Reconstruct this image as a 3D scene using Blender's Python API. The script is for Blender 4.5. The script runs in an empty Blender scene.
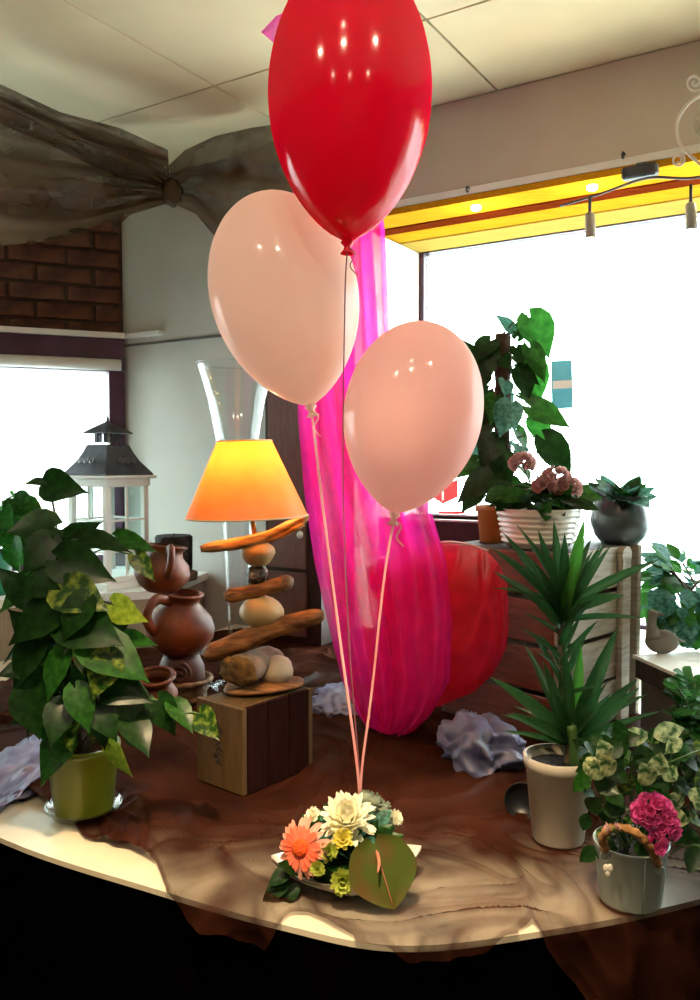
import bpy, bmesh, math, random
from mathutils import Vector, Matrix, noise
random.seed(7)
sc = bpy.context.scene
COL = sc.collection
PI = math.pi
V = Vector

# ------------------------------------------------------------------ camera
FPX = 830.0
CAM = V((0, 0, 1.40)); PITCH = math.radians(-2.76)
cd = bpy.data.cameras.new('camera'); cam = bpy.data.objects.new('camera', cd); COL.objects.link(cam)
cam.location = CAM; cam.rotation_euler = (PI/2 + PITCH, 0, 0)
cd.sensor_fit = 'VERTICAL'; cd.sensor_height = 36; cd.lens = 36*FPX/1000; cd.clip_start = .02
sc.camera = cam
# ------------------------------------------------------------------ world, exposure
w = bpy.data.worlds.new('overcast_sky'); sc.world = w; w.use_nodes = True
bg = w.node_tree.nodes['Background']
bg.inputs[0].default_value = (.93, 1.0, 1.0, 1); bg.inputs[1].default_value = 10.0
sc.view_settings.view_transform = 'Standard'; sc.view_settings.look = 'None'
sc.view_settings.gamma = 1; sc.view_settings.exposure = 0.6; sc.view_settings.use_curve_mapping = False
sc.cycles.transparent_max_bounces = 24
LAMP_W = 3.2      # ceiling downlights
SPOT_W = 170.0      # display spots over the platform
BULB_W = 4.0       # table lamp

# ------------------------------------------------------------------ helpers
def ray(px, py):
    v = V(((px-350)/FPX, (500-py)/FPX, -1))
    return Matrix.Rotation(PI/2+PITCH, 3, 'X') @ v
def P(px, py, d):          # point of the place at distance d (along Y) seen at that pixel of the photo
    r = ray(px, py); return CAM + r*(d/r.y)
def T(px, py, z):          # point of the place at height z
    r = ray(px, py); return CAM + r*((z-CAM.z)/r.z)

def lin(c):
    if isinstance(c, str):
        c = [int(c[i:i+2], 16)/255 for i in (0, 2, 4)]
        c = [x/12.92 if x <= .04045 else ((x+.055)/1.055)**2.4 for x in c]
    return (c[0], c[1], c[2], 1)

def newmat(name):
    m = bpy.data.materials.new(name); m.use_nodes = True
    nt = m.node_tree; nt.nodes.clear()
    out = nt.nodes.new('ShaderNodeOutputMaterial')
    return m, nt, out

def colnode(nt, c1, c2, scale, stretch=None, detail=4, lo=.35, hi=.65):
    tc = nt.nodes.new('ShaderNodeTexCoord'); mp = nt.nodes.new('ShaderNodeMapping')
    nt.links.new(tc.outputs['Object'], mp.inputs[0])
    if stretch: mp.inputs['Scale'].default_value = stretch
    n = nt.nodes.new('ShaderNodeTexNoise'); n.inputs['Scale'].default_value = scale; n.inputs['Detail'].default_value = detail
    nt.links.new(mp.outputs[0], n.inputs[0])
    r = nt.nodes.new('ShaderNodeValToRGB'); r.color_ramp.elements[0].position = lo; r.color_ramp.elements[1].position = hi
    r.color_ramp.elements[0].color = lin(c1); r.color_ramp.elements[1].color = lin(c2)
    nt.links.new(n.outputs[0], r.inputs[0])
    return r, n

def pm(name, c1, c2=None, scale=8, rough=.6, bump=.0, stretch=None, metal=0, coat=0, emis=None, estr=0, spec=.5, detail=4, lo=.35, hi=.65):
    m, nt, out = newmat(name)
    b = nt.nodes.new('ShaderNodeBsdfPrincipled'); nt.links.new(b.outputs[0], out.inputs[0])
    r, n = colnode(nt, c1, c2 or c1, scale, stretch, detail, lo, hi)
    nt.links.new(r.outputs[0], b.inputs['Base Color'])
    b.inputs['Roughness'].default_value = rough; b.inputs['Metallic'].default_value = metal
    b.inputs['Coat Weight'].default_value = coat; b.inputs['Specular IOR Level'].default_value = spec
    if bump:
        bp = nt.nodes.new('ShaderNodeBump'); bp.inputs['Strength'].default_value = bump; bp.inputs['Distance'].default_value = .01
        nt.links.new(n.outputs[0], bp.inputs['Height']); nt.links.new(bp.outputs[0], b.inputs['Normal'])
    if emis:
        b.inputs['Emission Color'].default_value = lin(emis); b.inputs['Emission Strength'].default_value = estr
    return m

def thin(name, c1, c2, scale, trans=.4, rough=.45, gloss=.06, opacity=1.0, opvar=0.0, opscale=20, attr=None, stretch=None, lo=.35, hi=.65):
    """thin sheet: diffuse + translucent + a little gloss, optionally see-through by weave density"""
    m, nt, out = newmat(name)
    r, n = colnode(nt, c1, c2, scale, stretch, lo=lo, hi=hi)
    d = nt.nodes.new('ShaderNodeBsdfDiffuse'); t = nt.nodes.new('ShaderNodeBsdfTranslucent'); g = nt.nodes.new('ShaderNodeBsdfGlossy')
    g.inputs['Roughness'].default_value = rough
    for q in (d, t): nt.links.new(r.outputs[0], q.inputs[0])
    a = nt.nodes.new('ShaderNodeMixShader'); a.inputs[0].default_value = trans
    nt.links.new(d.outputs[0], a.inputs[1]); nt.links.new(t.outputs[0], a.inputs[2])
    b = nt.nodes.new('ShaderNodeMixShader'); b.inputs[0].default_value = gloss
    nt.links.new(a.outputs[0], b.inputs[1]); nt.links.new(g.outputs[0], b.inputs[2])
    last = b
    if opacity < 1 or attr:
        tr = nt.nodes.new('ShaderNodeBsdfTransparent'); mx = nt.nodes.new('ShaderNodeMixShader')
        tc = nt.nodes.new('ShaderNodeTexCoord'); n2 = nt.nodes.new('ShaderNodeTexNoise'); n2.inputs['Scale'].default_value = opscale
        n2.inputs['Detail'].default_value = 5
        nt.links.new(tc.outputs['Object'], n2.inputs[0])
        mr = nt.nodes.new('ShaderNodeMapRange'); mr.inputs['From Min'].default_value = .3; mr.inputs['From Max'].default_value = .7
        mr.inputs['To Min'].default_value = opacity-opvar; mr.inputs['To Max'].default_value = opacity+opvar
        nt.links.new(n2.outputs[0], mr.inputs[0]); src = mr.outputs[0]
        if attr:
            at = nt.nodes.new('ShaderNodeAttribute'); at.attribute_name = attr
            ad = nt.nodes.new('ShaderNodeMath'); ad.operation = 'ADD'; ad.use_clamp = True
            nt.links.new(src, ad.inputs[0]); nt.links.new(at.outputs['Fac'], ad.inputs[1]); src = ad.outputs[0]
        nt.links.new(src, mx.inputs[0]); nt.links.new(tr.outputs[0], mx.inputs[1]); nt.links.new(last.outputs[0], mx.inputs[2]); last = mx
    nt.links.new(last.outputs[0], out.inputs[0])
    return m

def glassmat(name, tint=(.95, 1, 1), f0=.04, rough=.03):
    """clear pane: see-through with Schlick reflection, the same from both sides"""
    m, nt, out = newmat(name)
    tr = nt.nodes.new('ShaderNodeBsdfTransparent'); tr.inputs[0].default_value = (*tint, 1)
    g = nt.nodes.new('ShaderNodeBsdfGlossy'); g.inputs['Roughness'].default_value = rough
    ge = nt.nodes.new('ShaderNodeNewGeometry'); dt = nt.nodes.new('ShaderNodeVectorMath'); dt.operation = 'DOT_PRODUCT'
    nt.links.new(ge.outputs['Normal'], dt.inputs[0]); nt.links.new(ge.outputs['Incoming'], dt.inputs[1])
    def mt(op, a, b=None, va=None, vb=None):
        q = nt.nodes.new('ShaderNodeMath'); q.operation = op
        if a is not None: nt.links.new(a, q.inputs[0])
        if va is not None: q.inputs[0].default_value = va
        if vb is not None: q.inputs[1].default_value = vb
        if b is not None: nt.links.new(b, q.inputs[1])
        return q.outputs[0]
    x = mt('ABSOLUTE', dt.outputs['Value']); x = mt('SUBTRACT', None, x, va=1.0); x = mt('POWER', x, vb=5.0); x = mt('MULTIPLY', x, vb=1-f0); x = mt('ADD', x, vb=f0)
    mx = nt.nodes.new('ShaderNodeMixShader')
    nt.links.new(x, mx.inputs[0]); nt.links.new(tr.outputs[0], mx.inputs[1]); nt.links.new(g.outputs[0], mx.inputs[2])
    nt.links.new(mx.outputs[0], out.inputs[0]); return m

ORG = {}
def worg(o): return ORG[o.name]
def mesh(name, vf, mat, smooth=True, origin=V((0, 0, 0))):
    me = bpy.data.meshes.new(name)
    me.from_pydata([tuple(V(v)-origin) for v in vf[0]], [], vf[1]); me.update()
    if mat: me.materials.append(mat)
    if smooth: me.polygons.foreach_set('use_smooth', [True]*len(me.polygons))
    return me
def tagit(o, label, cat, group=None):
    o['label'] = label; o['category'] = cat
    if group: o['group'] = group
def thing(name, loc, label, cat, group=None):
    o = bpy.data.objects.new(name, None); COL.objects.link(o); o.location = loc; o.empty_display_size = .05
    ORG[o.name] = V(loc); tagit(o, label, cat, group); return o
def put(name, vf, mat, parent=None, origin=None, smooth=True, label=None, kind=None):
    """one mesh object; vf in place coordinates"""
    org = worg(parent) if parent else V(origin if origin is not None else (0, 0, 0))
    o = bpy.data.objects.new(name, mesh(name, vf, mat, smooth, org)); COL.objects.link(o)
    if parent: o.parent = parent
    else: o.location = org
    ORG[o.name] = org
    if label: o['label'] = label
    if kind: o['kind'] = kind
    return o
def struct(name, vf, mat, smooth=False, parent=None):
    o = put(name, vf, mat, parent, smooth=smooth)
    if not parent: o['kind'] = 'structure'
    return o
def inst(name, me, M, parent):
    """an instance of shared mesh data under a parent, M in place coordinates"""
    o = bpy.data.objects.new(name, me); COL.objects.link(o); o.parent = parent
    o.matrix_basis = Matrix.Translation(-worg(parent)) @ M; ORG[o.name] = worg(parent)
    return o

def xf(vf, M): return ([M @ V(v) for v in vf[0]], vf[1])
def join(*vfs):
    vs, fs = [], []
    for v, f in vfs:
        k = len(vs); vs += list(v); fs += [tuple(i+k for i in q) for q in f]
    return vs, fs
def bm_vf(bm):
    bm.verts.ensure_lookup_table(); bm.verts.index_update()
    r = ([v.co.copy() for v in bm.verts], [tuple(v.index for v in f.verts) for f in bm.faces]); bm.free(); return r
def box(c, s, bev=0, M=None, seg=1):
    bm = bmesh.new(); bmesh.ops.create_cube(bm, size=1)
    for v in bm.verts: v.co = V((v.co.x*s[0]+c[0], v.co.y*s[1]+c[1], v.co.z*s[2]+c[2]))
    if bev: bmesh.ops.bevel(bm, geom=list(bm.edges), offset=bev, segments=seg, affect='EDGES', profile=.5)
    r = bm_vf(bm); return xf(r, M) if M else r
def prism(poly, z0, z1):
    n = len(poly); vs = [V((p[0], p[1], z0)) for p in poly]+[V((p[0], p[1], z1)) for p in poly]
    a = sum(poly[i][0]*poly[(i+1) % n][1]-poly[(i+1) % n][0]*poly[i][1] for i in range(n))
    fs = [(i, (i+1) % n, (i+1) % n+n, i+n) for i in range(n)]+[tuple(range(n))[::-1], tuple(range(n, 2*n))]
    if a < 0: fs = [f[::-1] for f in fs]
    return vs, fs
def lathe(prof, n=32, M=None, cap0=True, cap1=True, wob=None):
    vs, fs = [], []
    for j, (r, z) in enumerate(prof):
        for i in range(n):
            a = 2*PI*i/n; k = wob(a, z) if wob else 1
            vs.append(V((r*k*math.cos(a), r*k*math.sin(a), z)))
    for j in range(len(prof)-1):
        for i in range(n):
            i2 = (i+1) % n; fs.append((j*n+i, j*n+i2, (j+1)*n+i2, (j+1)*n+i))
    if cap0: fs.append(tuple(range(n))[::-1])
    if cap1: fs.append(tuple((len(prof)-1)*n+i for i in range(n)))
    r = (vs, fs); return xf(r, M) if M else r
def shell(prof, th):
    """closed profile with an inner skin for open vessels (prof from bottom centre out and up)"""
    inner = [(max(r-th, .0005), z if i > 1 else z+th) for i, (r, z) in enumerate(prof)]
    return prof+inner[::-1]
def crv(pts, n=24):
    """Catmull-Rom through points"""
    pts = [V(p) for p in pts]; q = [pts[0]*2-pts[1]]+pts+[pts[-1]*2-pts[-2]]; out = []
    m = len(pts)-1
    for k in range(n+1):
        s = k/n*m; i = min(int(s), m-1); t = s-i
        a, b, c, d = q[i:i+4]
        out.append(.5*((2*b)+(c-a)*t+(2*a-5*b+4*c-d)*t*t+(3*b-a-3*c+d)*t**3))
    return out
def tube(pts, rad, n=8, flat=1.0, up=None, cap=True):
    pts = [V(p) for p in pts]; m = len(pts)
    if not hasattr(rad, '__len__'): rad = [rad]*m
    vs, fs = [], []; prev = None
    for i, p in enumerate(pts):
        t = (pts[min(i+1, m-1)]-pts[max(i-1, 0)]).normalized()
        if prev is None:
            u = V(up) if up else (V((0, 0, 1)) if abs(t.z) < .9 else V((1, 0, 0)))
        else: u = prev
        u = (u-t*u.dot(t))
        if u.length < 1e-6: u = t.orthogonal()
        u.normalize(); prev = u; s = t.cross(u)
        for k in range(n):
            a = 2*PI*k/n; vs.append(p+u*(math.cos(a)*rad[i]*flat)+s*(math.sin(a)*rad[i]))
    for i in range(m-1):
        for k in range(n):
            k2 = (k+1) % n; fs.append((i*n+k, i*n+k2, (i+1)*n+k2, (i+1)*n+k))
    if cap: fs += [tuple(range(n))[::-1], tuple((m-1)*n+k for k in range(n))]
    return vs, fs
def blob(c, s, amp=.08, fr=2.0, sub=3, seed=0, M=None):
    bm = bmesh.new(); bmesh.ops.create_icosphere(bm, subdivisions=sub, radius=1)
    for v in bm.verts:
        k = 1+amp*noise.noise(v.co*fr+V((seed*7.3, seed, -seed*3)))
        v.co = V((v.co.x*k*s[0], v.co.y*k*s[1], v.co.z*k*s[2]))
    r = bm_vf(bm)
    if M: r = xf(r, M)
    return ([v+V(c) for v in r[0]], r[1])
def sheet(fn, nu, nv, th=0):
    vs = [V(fn(i/nu, j/nv)) for j in range(nv+1) for i in range(nu+1)]
    fs = [(j*(nu+1)+i, j*(nu+1)+i+1, (j+1)*(nu+1)+i+1, (j+1)*(nu+1)+i) for j in range(nv) for i in range(nu)]
    return vs, fs
def interp(tab, x):
    if x <= tab[0][0]: return tab[0][1]
    for (a, b), (c, d) in zip(tab, tab[1:]):
        if x <= c:
            t = (x-a)/(c-a); return b+(d-b)*t
    return tab[-1][1]
def frame(loc, rz=0, rx=0, ry=0):
    return Matrix.Translation(loc) @ Matrix.Rotation(rz, 4, 'Z') @ Matrix.Rotation(ry, 4, 'Y') @ Matrix.Rotation(rx, 4, 'X')
def axes(loc, y, zh, s=(1, 1, 1)):
    y = V(y).normalized(); z = V(zh)-y*V(zh).dot(y)
    if z.length < 1e-4: z = y.orthogonal()
    z.normalize(); x = y.cross(z)
    M = Matrix.Identity(4)
    for k, a in enumerate((x, y, z)):
        for r in range(3): M[r][k] = a[r]*s[k]
    M.translation = loc; return M

# ------------------------------------------------------------------ materials
M = {}
M['ceil'] = pm('ceiling_board', 'd6c8a6', 'ded2b0', 3, .9, .02)
M['grid'] = pm('ceiling_grid', '5d5648', '6b6252', 10, .8)
M['plaster'] = pm('cream_plaster', 'b9b0a2', 'c6beb0', 2, .9, .03)
M['white_pl'] = pm('white_plaster', 'b8bbb2', 'c8cac2', 2, .85, .04)
M['darkwall'] = pm('olive_wall', '5a5244', '665d4e', 3, .9, .03)
M['brick'] = pm('brick_red', '3c221c', '66402f', 14, .95, .5)
M['mortar'] = pm('mortar', '4a403a', '5b5048', 30, 1, .3)
M['floor'] = pm('floor_tile', '43382f', '50443a', 6, .6)
M['plum'] = pm('plum_paint', '3a1f38', '4a2946', 6, .45)
M['white'] = pm('white_paint', 'dcdcd6', 'e6e6e0', 10, .5)
M['pine'] = pm('pine_board', 'bc8418', 'cc9426', 5, .9, .05, (2, 30, 30), spec=0)
M['redwood'] = pm('red_board', '5a2008', '6a2a10', 6, .9, .05, (2, 30, 30), spec=0)
M['palewood'] = pm('pale_board', 'a88c40', 'b89c50', 6, .9, .05, (2, 30, 30), spec=0)
M['laminate'] = pm('cream_laminate', 'd8ccb2', 'e0d6be', 5, .35)
M['black'] = pm('black_cloth', '020202', '040303', 12, 1, spec=0)
M['tan'] = pm('tan_board', '8d7d68', '9c8c76', 6, .6, .05, (20, 20, 2))
M['ground'] = pm('pale_paving', 'b8bab8', 'c6c8c6', 2, .9)
M['facade'] = pm('pale_facade', 'c8c8c2', 'd4d4ce', 3, .9)
M['glass'] = glassmat('window_glass')
M['vglass'] = glassmat('vase_glass', (.97, .98, .98), .05, .05)
M['metal'] = pm('grey_metal', '55585a', '66696b', 20, .4, metal=.8)
M['spotgrey'] = pm('spot_grey', '8a8a84', '98988f', 20, .5)
M['dmetal'] = pm('dark_zinc', '33373c', '4b5056', 18, .55, .1, metal=.3)
M['red_latex'] = None
def latex(name, c, trans, gl=.09):
    m = thin(name, c, c, 3, trans, .12, gl); return m
M['red_latex'] = latex('red_latex', (.88, .004, .05), .42, .05)
M['white_latex'] = latex('white_latex', (.90, .72, .64), .5, .03)  # white latex, with peachy light from the tulle put into the colour
M['white_latex2'] = latex('white_latex_pink_light', (.95, .65, .59), .55, .03)  # white latex again, pinker for the light passing through the tulle
M['ribbon'] = thin('pink_ribbon', 'eda4a4', 'f4c0bc', 10, .4, .3, .12)
M['string'] = pm('brown_string', '7a4048', '8a5058', 30, .7)
M['tulle'] = thin('magenta_tulle', (.95, .015, .36), (1.0, .05, .55), 4, .6, .4, .03, .74, .08, 30, 'dens')
M['redorg'] = thin('red_organza', (.95, .004, .02), (1.0, .02, .11), 5, .5, .3, .08, .78, .12, 14, 'dens')
M['brownorg'] = thin('brown_organza', (.030, .0085, .0045), (.068, .019, .009), 6, .35, .45, .012, .45, .12, 10, 'dens')
M['swag'] = thin('brown_swag', (.065, .040, .022), (.115, .075, .042), 6, .4, .5, .02, .80, .12, 8, 'dens')
M['lilac'] = thin('lilac_cloth', (.15, .15, .28), (.28, .28, .46), 12, .2, .4, .08, .93, .06, 20)
M['cab'] = pm('brown_cabinet', '6a4840', '7a564c', 8, .45, .05, (14, 14, 2))
M['darkwood'] = pm('dark_wood', '2a1812', '3c241a', 8, .55, .1, (14, 14, 2))
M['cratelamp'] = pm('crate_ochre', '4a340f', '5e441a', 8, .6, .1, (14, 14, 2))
M['crateslat'] = pm('crate_slat_shaded', '1e0704', '2a0c07', 8, .9, .1, (14, 14, 2), spec=.1)  # front slats of the lamp crate, with their shade put into the colour
M['cratewood'] = pm('crate_grey_wood', '84796a', '9f9382', 6, .7, .2, (3, 3, 22))
M['crateshaded'] = pm('crate_wood_shaded_red', '5c2a1c', '7a3a28', 6, .7, .2, (3, 3, 22))  # same crate wood, with shade and red bounce put into the colour
M['crateborder'] = pm('crate_dark', '2d2320', '3d302b', 8, .7, .2, (14, 14, 2))
M['ink'] = pm('stencil_ink', '241a10', '2c2014', 20, .8)
M['drift'] = pm('driftwood', '8a5a2a', 'd0a468', 5, .7, .25, (4, 14, 14))
M['drift2'] = pm('driftwood_dark', '5a3214', 'a8703a', 5, .7, .25, (4, 14, 14))
M['log'] = pm('log_bark', '6a5444', '8d7866', 30, .8, .6)
M['logend'] = pm('log_rough_end', '4a3018', '8a642e', 40, .9, .9)
M['stone'] = pm('beach_stone', 'b89a68', 'd2b888', 5, .55, .08)
M['stone2'] = pm('pale_stone', 'b4a084', 'cbb89c', 5, .55, .08)
M['stone_d'] = pm('dark_shell', '2c221e', 'b0a090', 40, .4, .1, lo=.5, hi=.6)
M['shade'] = thin('parchment_shade', (.86, .44, .13), (.90, .50, .17), 20, .55, .4, .04)
M['trim'] = pm('shade_binding', 'e0c8a0', 'e8d4b0', 20, .6)
M['brass'] = pm('brass', '8a6a30', '9a7a3c', 20, .35, metal=.9)
M['bulb'] = pm('bulb_glass', 'fff0d0', 'fff0d0', 5, .3, emis=(1, .75, .4), estr=6)
M['terra'] = pm('terracotta', '54260c', '86441a', 14, .55, .2)
M['terra_d'] = pm('dark_terracotta', '3c1c10', '5a2e18', 9, .6, .15)
M['orange'] = pm('orange_pot', 'b8702c', 'c88038', 9, .5)
M['bark'] = pm('charred_bark', '1c1a1a', '383432', 50, .95, .9, (1, 1, .3))
M['wicker'] = pm('wicker', '5a4630', '8a7050', 60, .8, .8)
M['green_pot'] = pm('olive_pot', '6c7416', '7c8420', 6, .35, coat=.2)
M['clearpl'] = glassmat('clear_plastic', (.85, .87, .84), .06, .15)
M['green_pot2'] = pm('emerald_pot', '0c7a58', '128a66', 6, .35, coat=.2)
M['soil'] = pm('soil', '140d08', '2a1c12', 60, 1, .8)
M['moss'] = pm('moss_pole', '2e2016', '4a3424', 50, 1, .9)
M['stemg'] = pm('green_stem', '2c4a1c', '46682c', 12, .6)
M['stemb'] = pm('brown_stem', '4a3c28', '65553a', 20, .8, .2)
def leafm(name, a, b, sc_, tr=.3, gl=.022, r=.35): return thin(name, a, b, sc_, tr, r, gl)
M['lf_d'] = leafm('leaf_dark', '0c2409', '1c4013', 5, .25)
M['lf_m'] = leafm('leaf_mid', '183e10', '31661f', 5, .35)
M['lf_l'] = leafm('leaf_lime', '6c8a1e', 'a8b83c', 5, .4)
M['lf_v'] = leafm('leaf_variegated', '24501c', '9aa63c', 16, .3, lo=.4, hi=.7) if False else thin('leaf_variegated', '1c3f14', '8a9a34', 4.5, .3, .35, .022, lo=.45, hi=.7)
M['lf_b'] = leafm('leaf_bright', '1e5c1c', '3c8430', 5, .42)
M['lf_w'] = thin('leaf_cream_green', 'b4b884', '24481f', 2.6, .35, .35, .022, lo=.40, hi=.58)
M['lf_bl'] = leafm('leaf_blue_green', '2a5c48', '5a9080', 9, .35)
M['lf_dr'] = thin('leaf_strap', '16381c', '335c30', 14, .35, .35, .022, stretch=(40, 1, 1))
M['lf_drl'] = thin('leaf_strap_light', '2c6420', '4c8430', 14, .42, .35, .022, stretch=(40, 1, 1))
M['white_cer'] = pm('white_ceramic', 'd8d4c6', 'e4e0d4', 6, .25, coat=.3)
M['grey_cer'] = pm('grey_glaze', '3c4244', '606a6c', 12, .3, .1, coat=.3)
M['cream_pot'] = pm('cream_pot', 'b4ab9a', 'c2b9a8', 6, .45)
M['tin'] = pm('tin_bucket', '8d988e', 'a4aea4', 8, .4, .05, metal=.15)
M['rope'] = pm('rope_handle', '8a6034', 'a87c48', 60, .8, .7)
M['blackpl'] = pm('black_plastic', '0e1014', '16181c', 10, .4)
M['pink_fl'] = thin('pink_petal', (.62, .05, .26), (.80, .16, .42), 60, .35, .5, .03)
M['dusty_fl'] = thin('dusty_pink_petal', (.55, .30, .28), (.70, .45, .42), 60, .35, .5, .03)
M['coral'] = thin('coral_petal', (.90, .16, .07), (.95, .30, .18), 40, .35, .5, .03)
M['coral_tip'] = thin('coral_pale_petal', (.90, .36, .24), (.95, .52, .40), 40, .35, .5, .03)
M['coral_c'] = pm('gerbera_heart', 'd23c08', 'ea5a14', 80, .8, .6)
M['cream_fl'] = thin('cream_petal', (.92, .89, .62), (.95, .94, .80), 30, .3, .5, .03)
M['lime_fl'] = thin('lime_petal', (.42, .50, .06), (.60, .66, .14), 40, .35, .5, .03)
M['yellow_fl'] = thin('yellow_petal', (.75, .66, .08), (.85, .78, .2), 40, .35, .5, .03)
M['anth'] = thin('anthurium_spathe', (.07, .10, .015), (.12, .065, .02), 28, .2, .3, .04, lo=.45, hi=.75)
M['spadix'] = pm('spadix', 'b06a50', 'c8846a', 60, .6, .3)
M['thistle'] = pm('grey_thistle', '5c6858', '7c8874', 60, .8, .4)
M['goose'] = pm('grey_stone_cast', '6a645c', '7c766c', 20, .8, .3)
M['cyan'] = pm('cyan_pot', '4a9aa0', '5aaab0', 6, .4)
M['whitewire'] = pm('white_wire', 'd0cabc', 'd8d2c4', 10, .5)
M['crystal'] = glassmat('crystal_drop', (.95, .93, .9), .15, .05)
M['blue_st'] = thin('blue_sticker', (.10, .38, .46), (.16, .48, .56), 8, .25, .4, .05)
M['white_st'] = thin('white_sticker', (.8, .8, .8), (.85, .85, .85), 8, .25, .4, .05)
M['red_st'] = thin('red_sticker', (.55, .01, .02), (.62, .02, .03), 8, .2, .4, .05)
M['emit'] = pm('lamp_disc', 'ffffff', 'ffffff', 5, .5, emis=(1, .82, .6), estr=30)
M['spot_face'] = pm('spot_face', 'fff0d8', 'fff0d8', 5, .5, emis=(1, .8, .5), estr=12)
M['greybox'] = pm('grey_bench', '5c5854', '6c6864', 8, .7, .1)

# ------------------------------------------------------------------ room shell
C0 = V((-.976, 3.60, 0)); WD = V((.848, -.530, 0)).normalized(); WN = V((.530, .848, 0)).normalized()
LD = V((-.92, -.39, 0)).normalized(); LN = V((-LD.y, LD.x, 0)); LN = LN if LN.y > 0 else -LN   # outward
CEIL = 2.57
def WQ(s, z, off=0): return C0+WD*s-WN*off+V((0, 0, z))        # off: into the room
def LQ(t, z, off=0): return C0+LD*t-LN*off+V((0, 0, z))
def slab(fn, a0, a1, z0, z1, o0, o1):
    vs = [fn(a, z, o) for z in (z0, z1) for a, o in ((a0, o0), (a1, o0), (a1, o1), (a0, o1))]
    fs = [(0, 1, 2, 3), (7, 6, 5, 4), (0, 4, 5, 1), (1, 5, 6, 2), (2, 6, 7, 3), (3, 7, 4, 0)]
    c = sum(vs, V())/8; v0 = vs
    out = []
    for f in fs:
        n = (v0[f[1]]-v0[f[0]]).cross(v0[f[2]]-v0[f[1]]); ctr = sum((v0[i] for i in f), V())/4
        out.append(f if n.dot(ctr-c) > 0 else f[::-1])
    return vs, out
WS0, WS1, WZ0, WZ1, WTH = 1.16, 3.90, .78, 2.26, .50
struct('wall_back', join(slab(WQ, 0, WS0, 0, CEIL+.1, 0, -WTH), slab(WQ, WS0, WS1, WZ1, CEIL+.1, 0, -WTH),
       slab(WQ, WS0, WS1, 0, WZ0, 0, -WTH), slab(WQ, WS1, 4.3, 0, CEIL+.1, 0, -WTH)), M['white_pl'])
LT1 = 2.25; LZ0, LZ1 = .945, 1.86
wl = struct('wall_left', join(slab(LQ, LT1, 2.6, 0, CEIL+.1, 0, -.2), slab(LQ, -.05, LT1, LZ1, CEIL+.1, 0, -.2),
       slab(LQ, -.05, LT1, 0, LZ0, 0, -.2)), M['mortar'])
bw, bh, gap = .215, .064, .011
bvf = box((0, 0, 0), (bw, .030, bh), .004)
bme = mesh('brick', bvf, M['brick'], False)
row = 0; z = 1.945
lrot = math.atan2(LD.y, LD.x)
while z < CEIL-.03:
    t = .012 + (bw/2 if row % 2 == 0 else 0)+(.0 if row % 2 == 0 else .0)
    if row % 2: 
        inst('brick', bme, frame(LQ(.012+bw/4-.003, z, .006), lrot) @ Matrix.Diagonal((.48, 1, 1, 1)), wl); t = .012+bw/2+gap+bw/2
    while t < 1.5:
        o = .004+.007*random.random()
        inst('brick', bme, frame(LQ(t, z, o), lrot+random.uniform(-.01, .01)), wl); t += bw+gap
    z += bh+gap; row += 1
R1 = WQ(4.2, 0); L1 = LQ(2.5, 0)
room = [(C0.x, C0.y), (R1.x, R1.y), (2.9, -3.0), (-3.4, -3.0), (L1.x, L1.y)]
def wallseg(name, a, b, mat):
    a = V((*a, 0)); b = V((*b, 0)); d = (b-a).normalized(); n = V((d.y, -d.x, 0))
    if n.dot(V((0, 0, 0))-a) > 0: n = -n
    fn = lambda s, z, off: a+d*s-n*off+V((0, 0, z))
    struct(name, slab(fn, -.1, (b-a).length+.1, 0, CEIL+.1, 0, -.15), mat)
wallseg('wall_right', room[1], room[2], M['darkwall'])
wallseg('wall_front', room[2], room[3], M['darkwall'])
wallseg('wall_left_near', room[3], room[4], M['darkwall'])
big = [(-4, 5), (4.5, 5), (4.5, -4), (-4, -4)]
struct('floor', prism([(p[0], p[1]) for p in room], -.1, 0), M['floor'])
ceil = struct('ceiling', prism([(p[0], p[1]) for p in room], CEIL+.012, CEIL+.1), M['grid'])
def clip(poly, a, b):
    out = []
    side = lambda p: (b[0]-a[0])*(p[1]-a[1])-(b[1]-a[1])*(p[0]-a[0])
    for i in range(len(poly)):
        p, q = poly[i], poly[(i+1) % len(poly)]; sp, sq = side(p), side(q)
        if sp <= 0: out.append(p)
        if (sp <= 0) != (sq <= 0):
            t = sp/(sp-sq); out.append((p[0]+(q[0]-p[0])*t, p[1]+(q[1]-p[1])*t))
    return out
nl = [2.534, 2.03]+[2.03-.68*k for k in range(1, 8)]
tl = [-1.03+.74*k for k in range(-4, 6)]
for i in range(len(nl)-1):
    for t0 in tl:
        g = .004; quad = []
        for n_, t_ in ((nl[i+1]+g, t0+g), (nl[i+1]+g, t0+.74-g), (nl[i]-g, t0+.74-g), (nl[i]-g, t0+g)):
            p = WN*n_+WD*t_; quad.append((p.x, p.y))
        for k in range(len(room)): 
            if quad: quad = clip(quad, room[k], room[(k+1) % len(room)])
        if len(quad) >= 3: struct('ceiling_tile', prism(quad, CEIL, CEIL+.0115), M['ceil'], parent=ceil)

# ground and a pale building across the street
struct('ground', prism([(-14, -8), (14, -8), (14, 16), (-14, 16)], -.25, -.12), M['ground'])
fb = LQ(.3, 0, -7.0); d = LD
ff = lambda s, z, off: fb+d*s+LN*off+V((0, 0, z))
house = thing('house', ff(0, -.12, 0), 'pale house across the street beyond the plum framed window', 'house')
put('facade', slab(ff, -2.5, 4, -.12, 5.5, 0, 2.5), M['facade'], house, smooth=False)
for a in (-1.2, .6, 2.4):
    for zz in (1.0, 3.2):
        wo = put('window', slab(ff, a, a+.9, zz, zz+1.3, -.03, .05), M['ground'], house, smooth=False)
        put('window_frame', join(slab(ff, a-.08, a+.98, zz+1.3, zz+1.4, -.06, .05), slab(ff, a-.08, a+.98, zz-.1, zz, -.1, .05), slab(ff, a+.42, a+.48, zz, zz+1.3, -.05, .05)), M['white'], wo, smooth=False)

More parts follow.
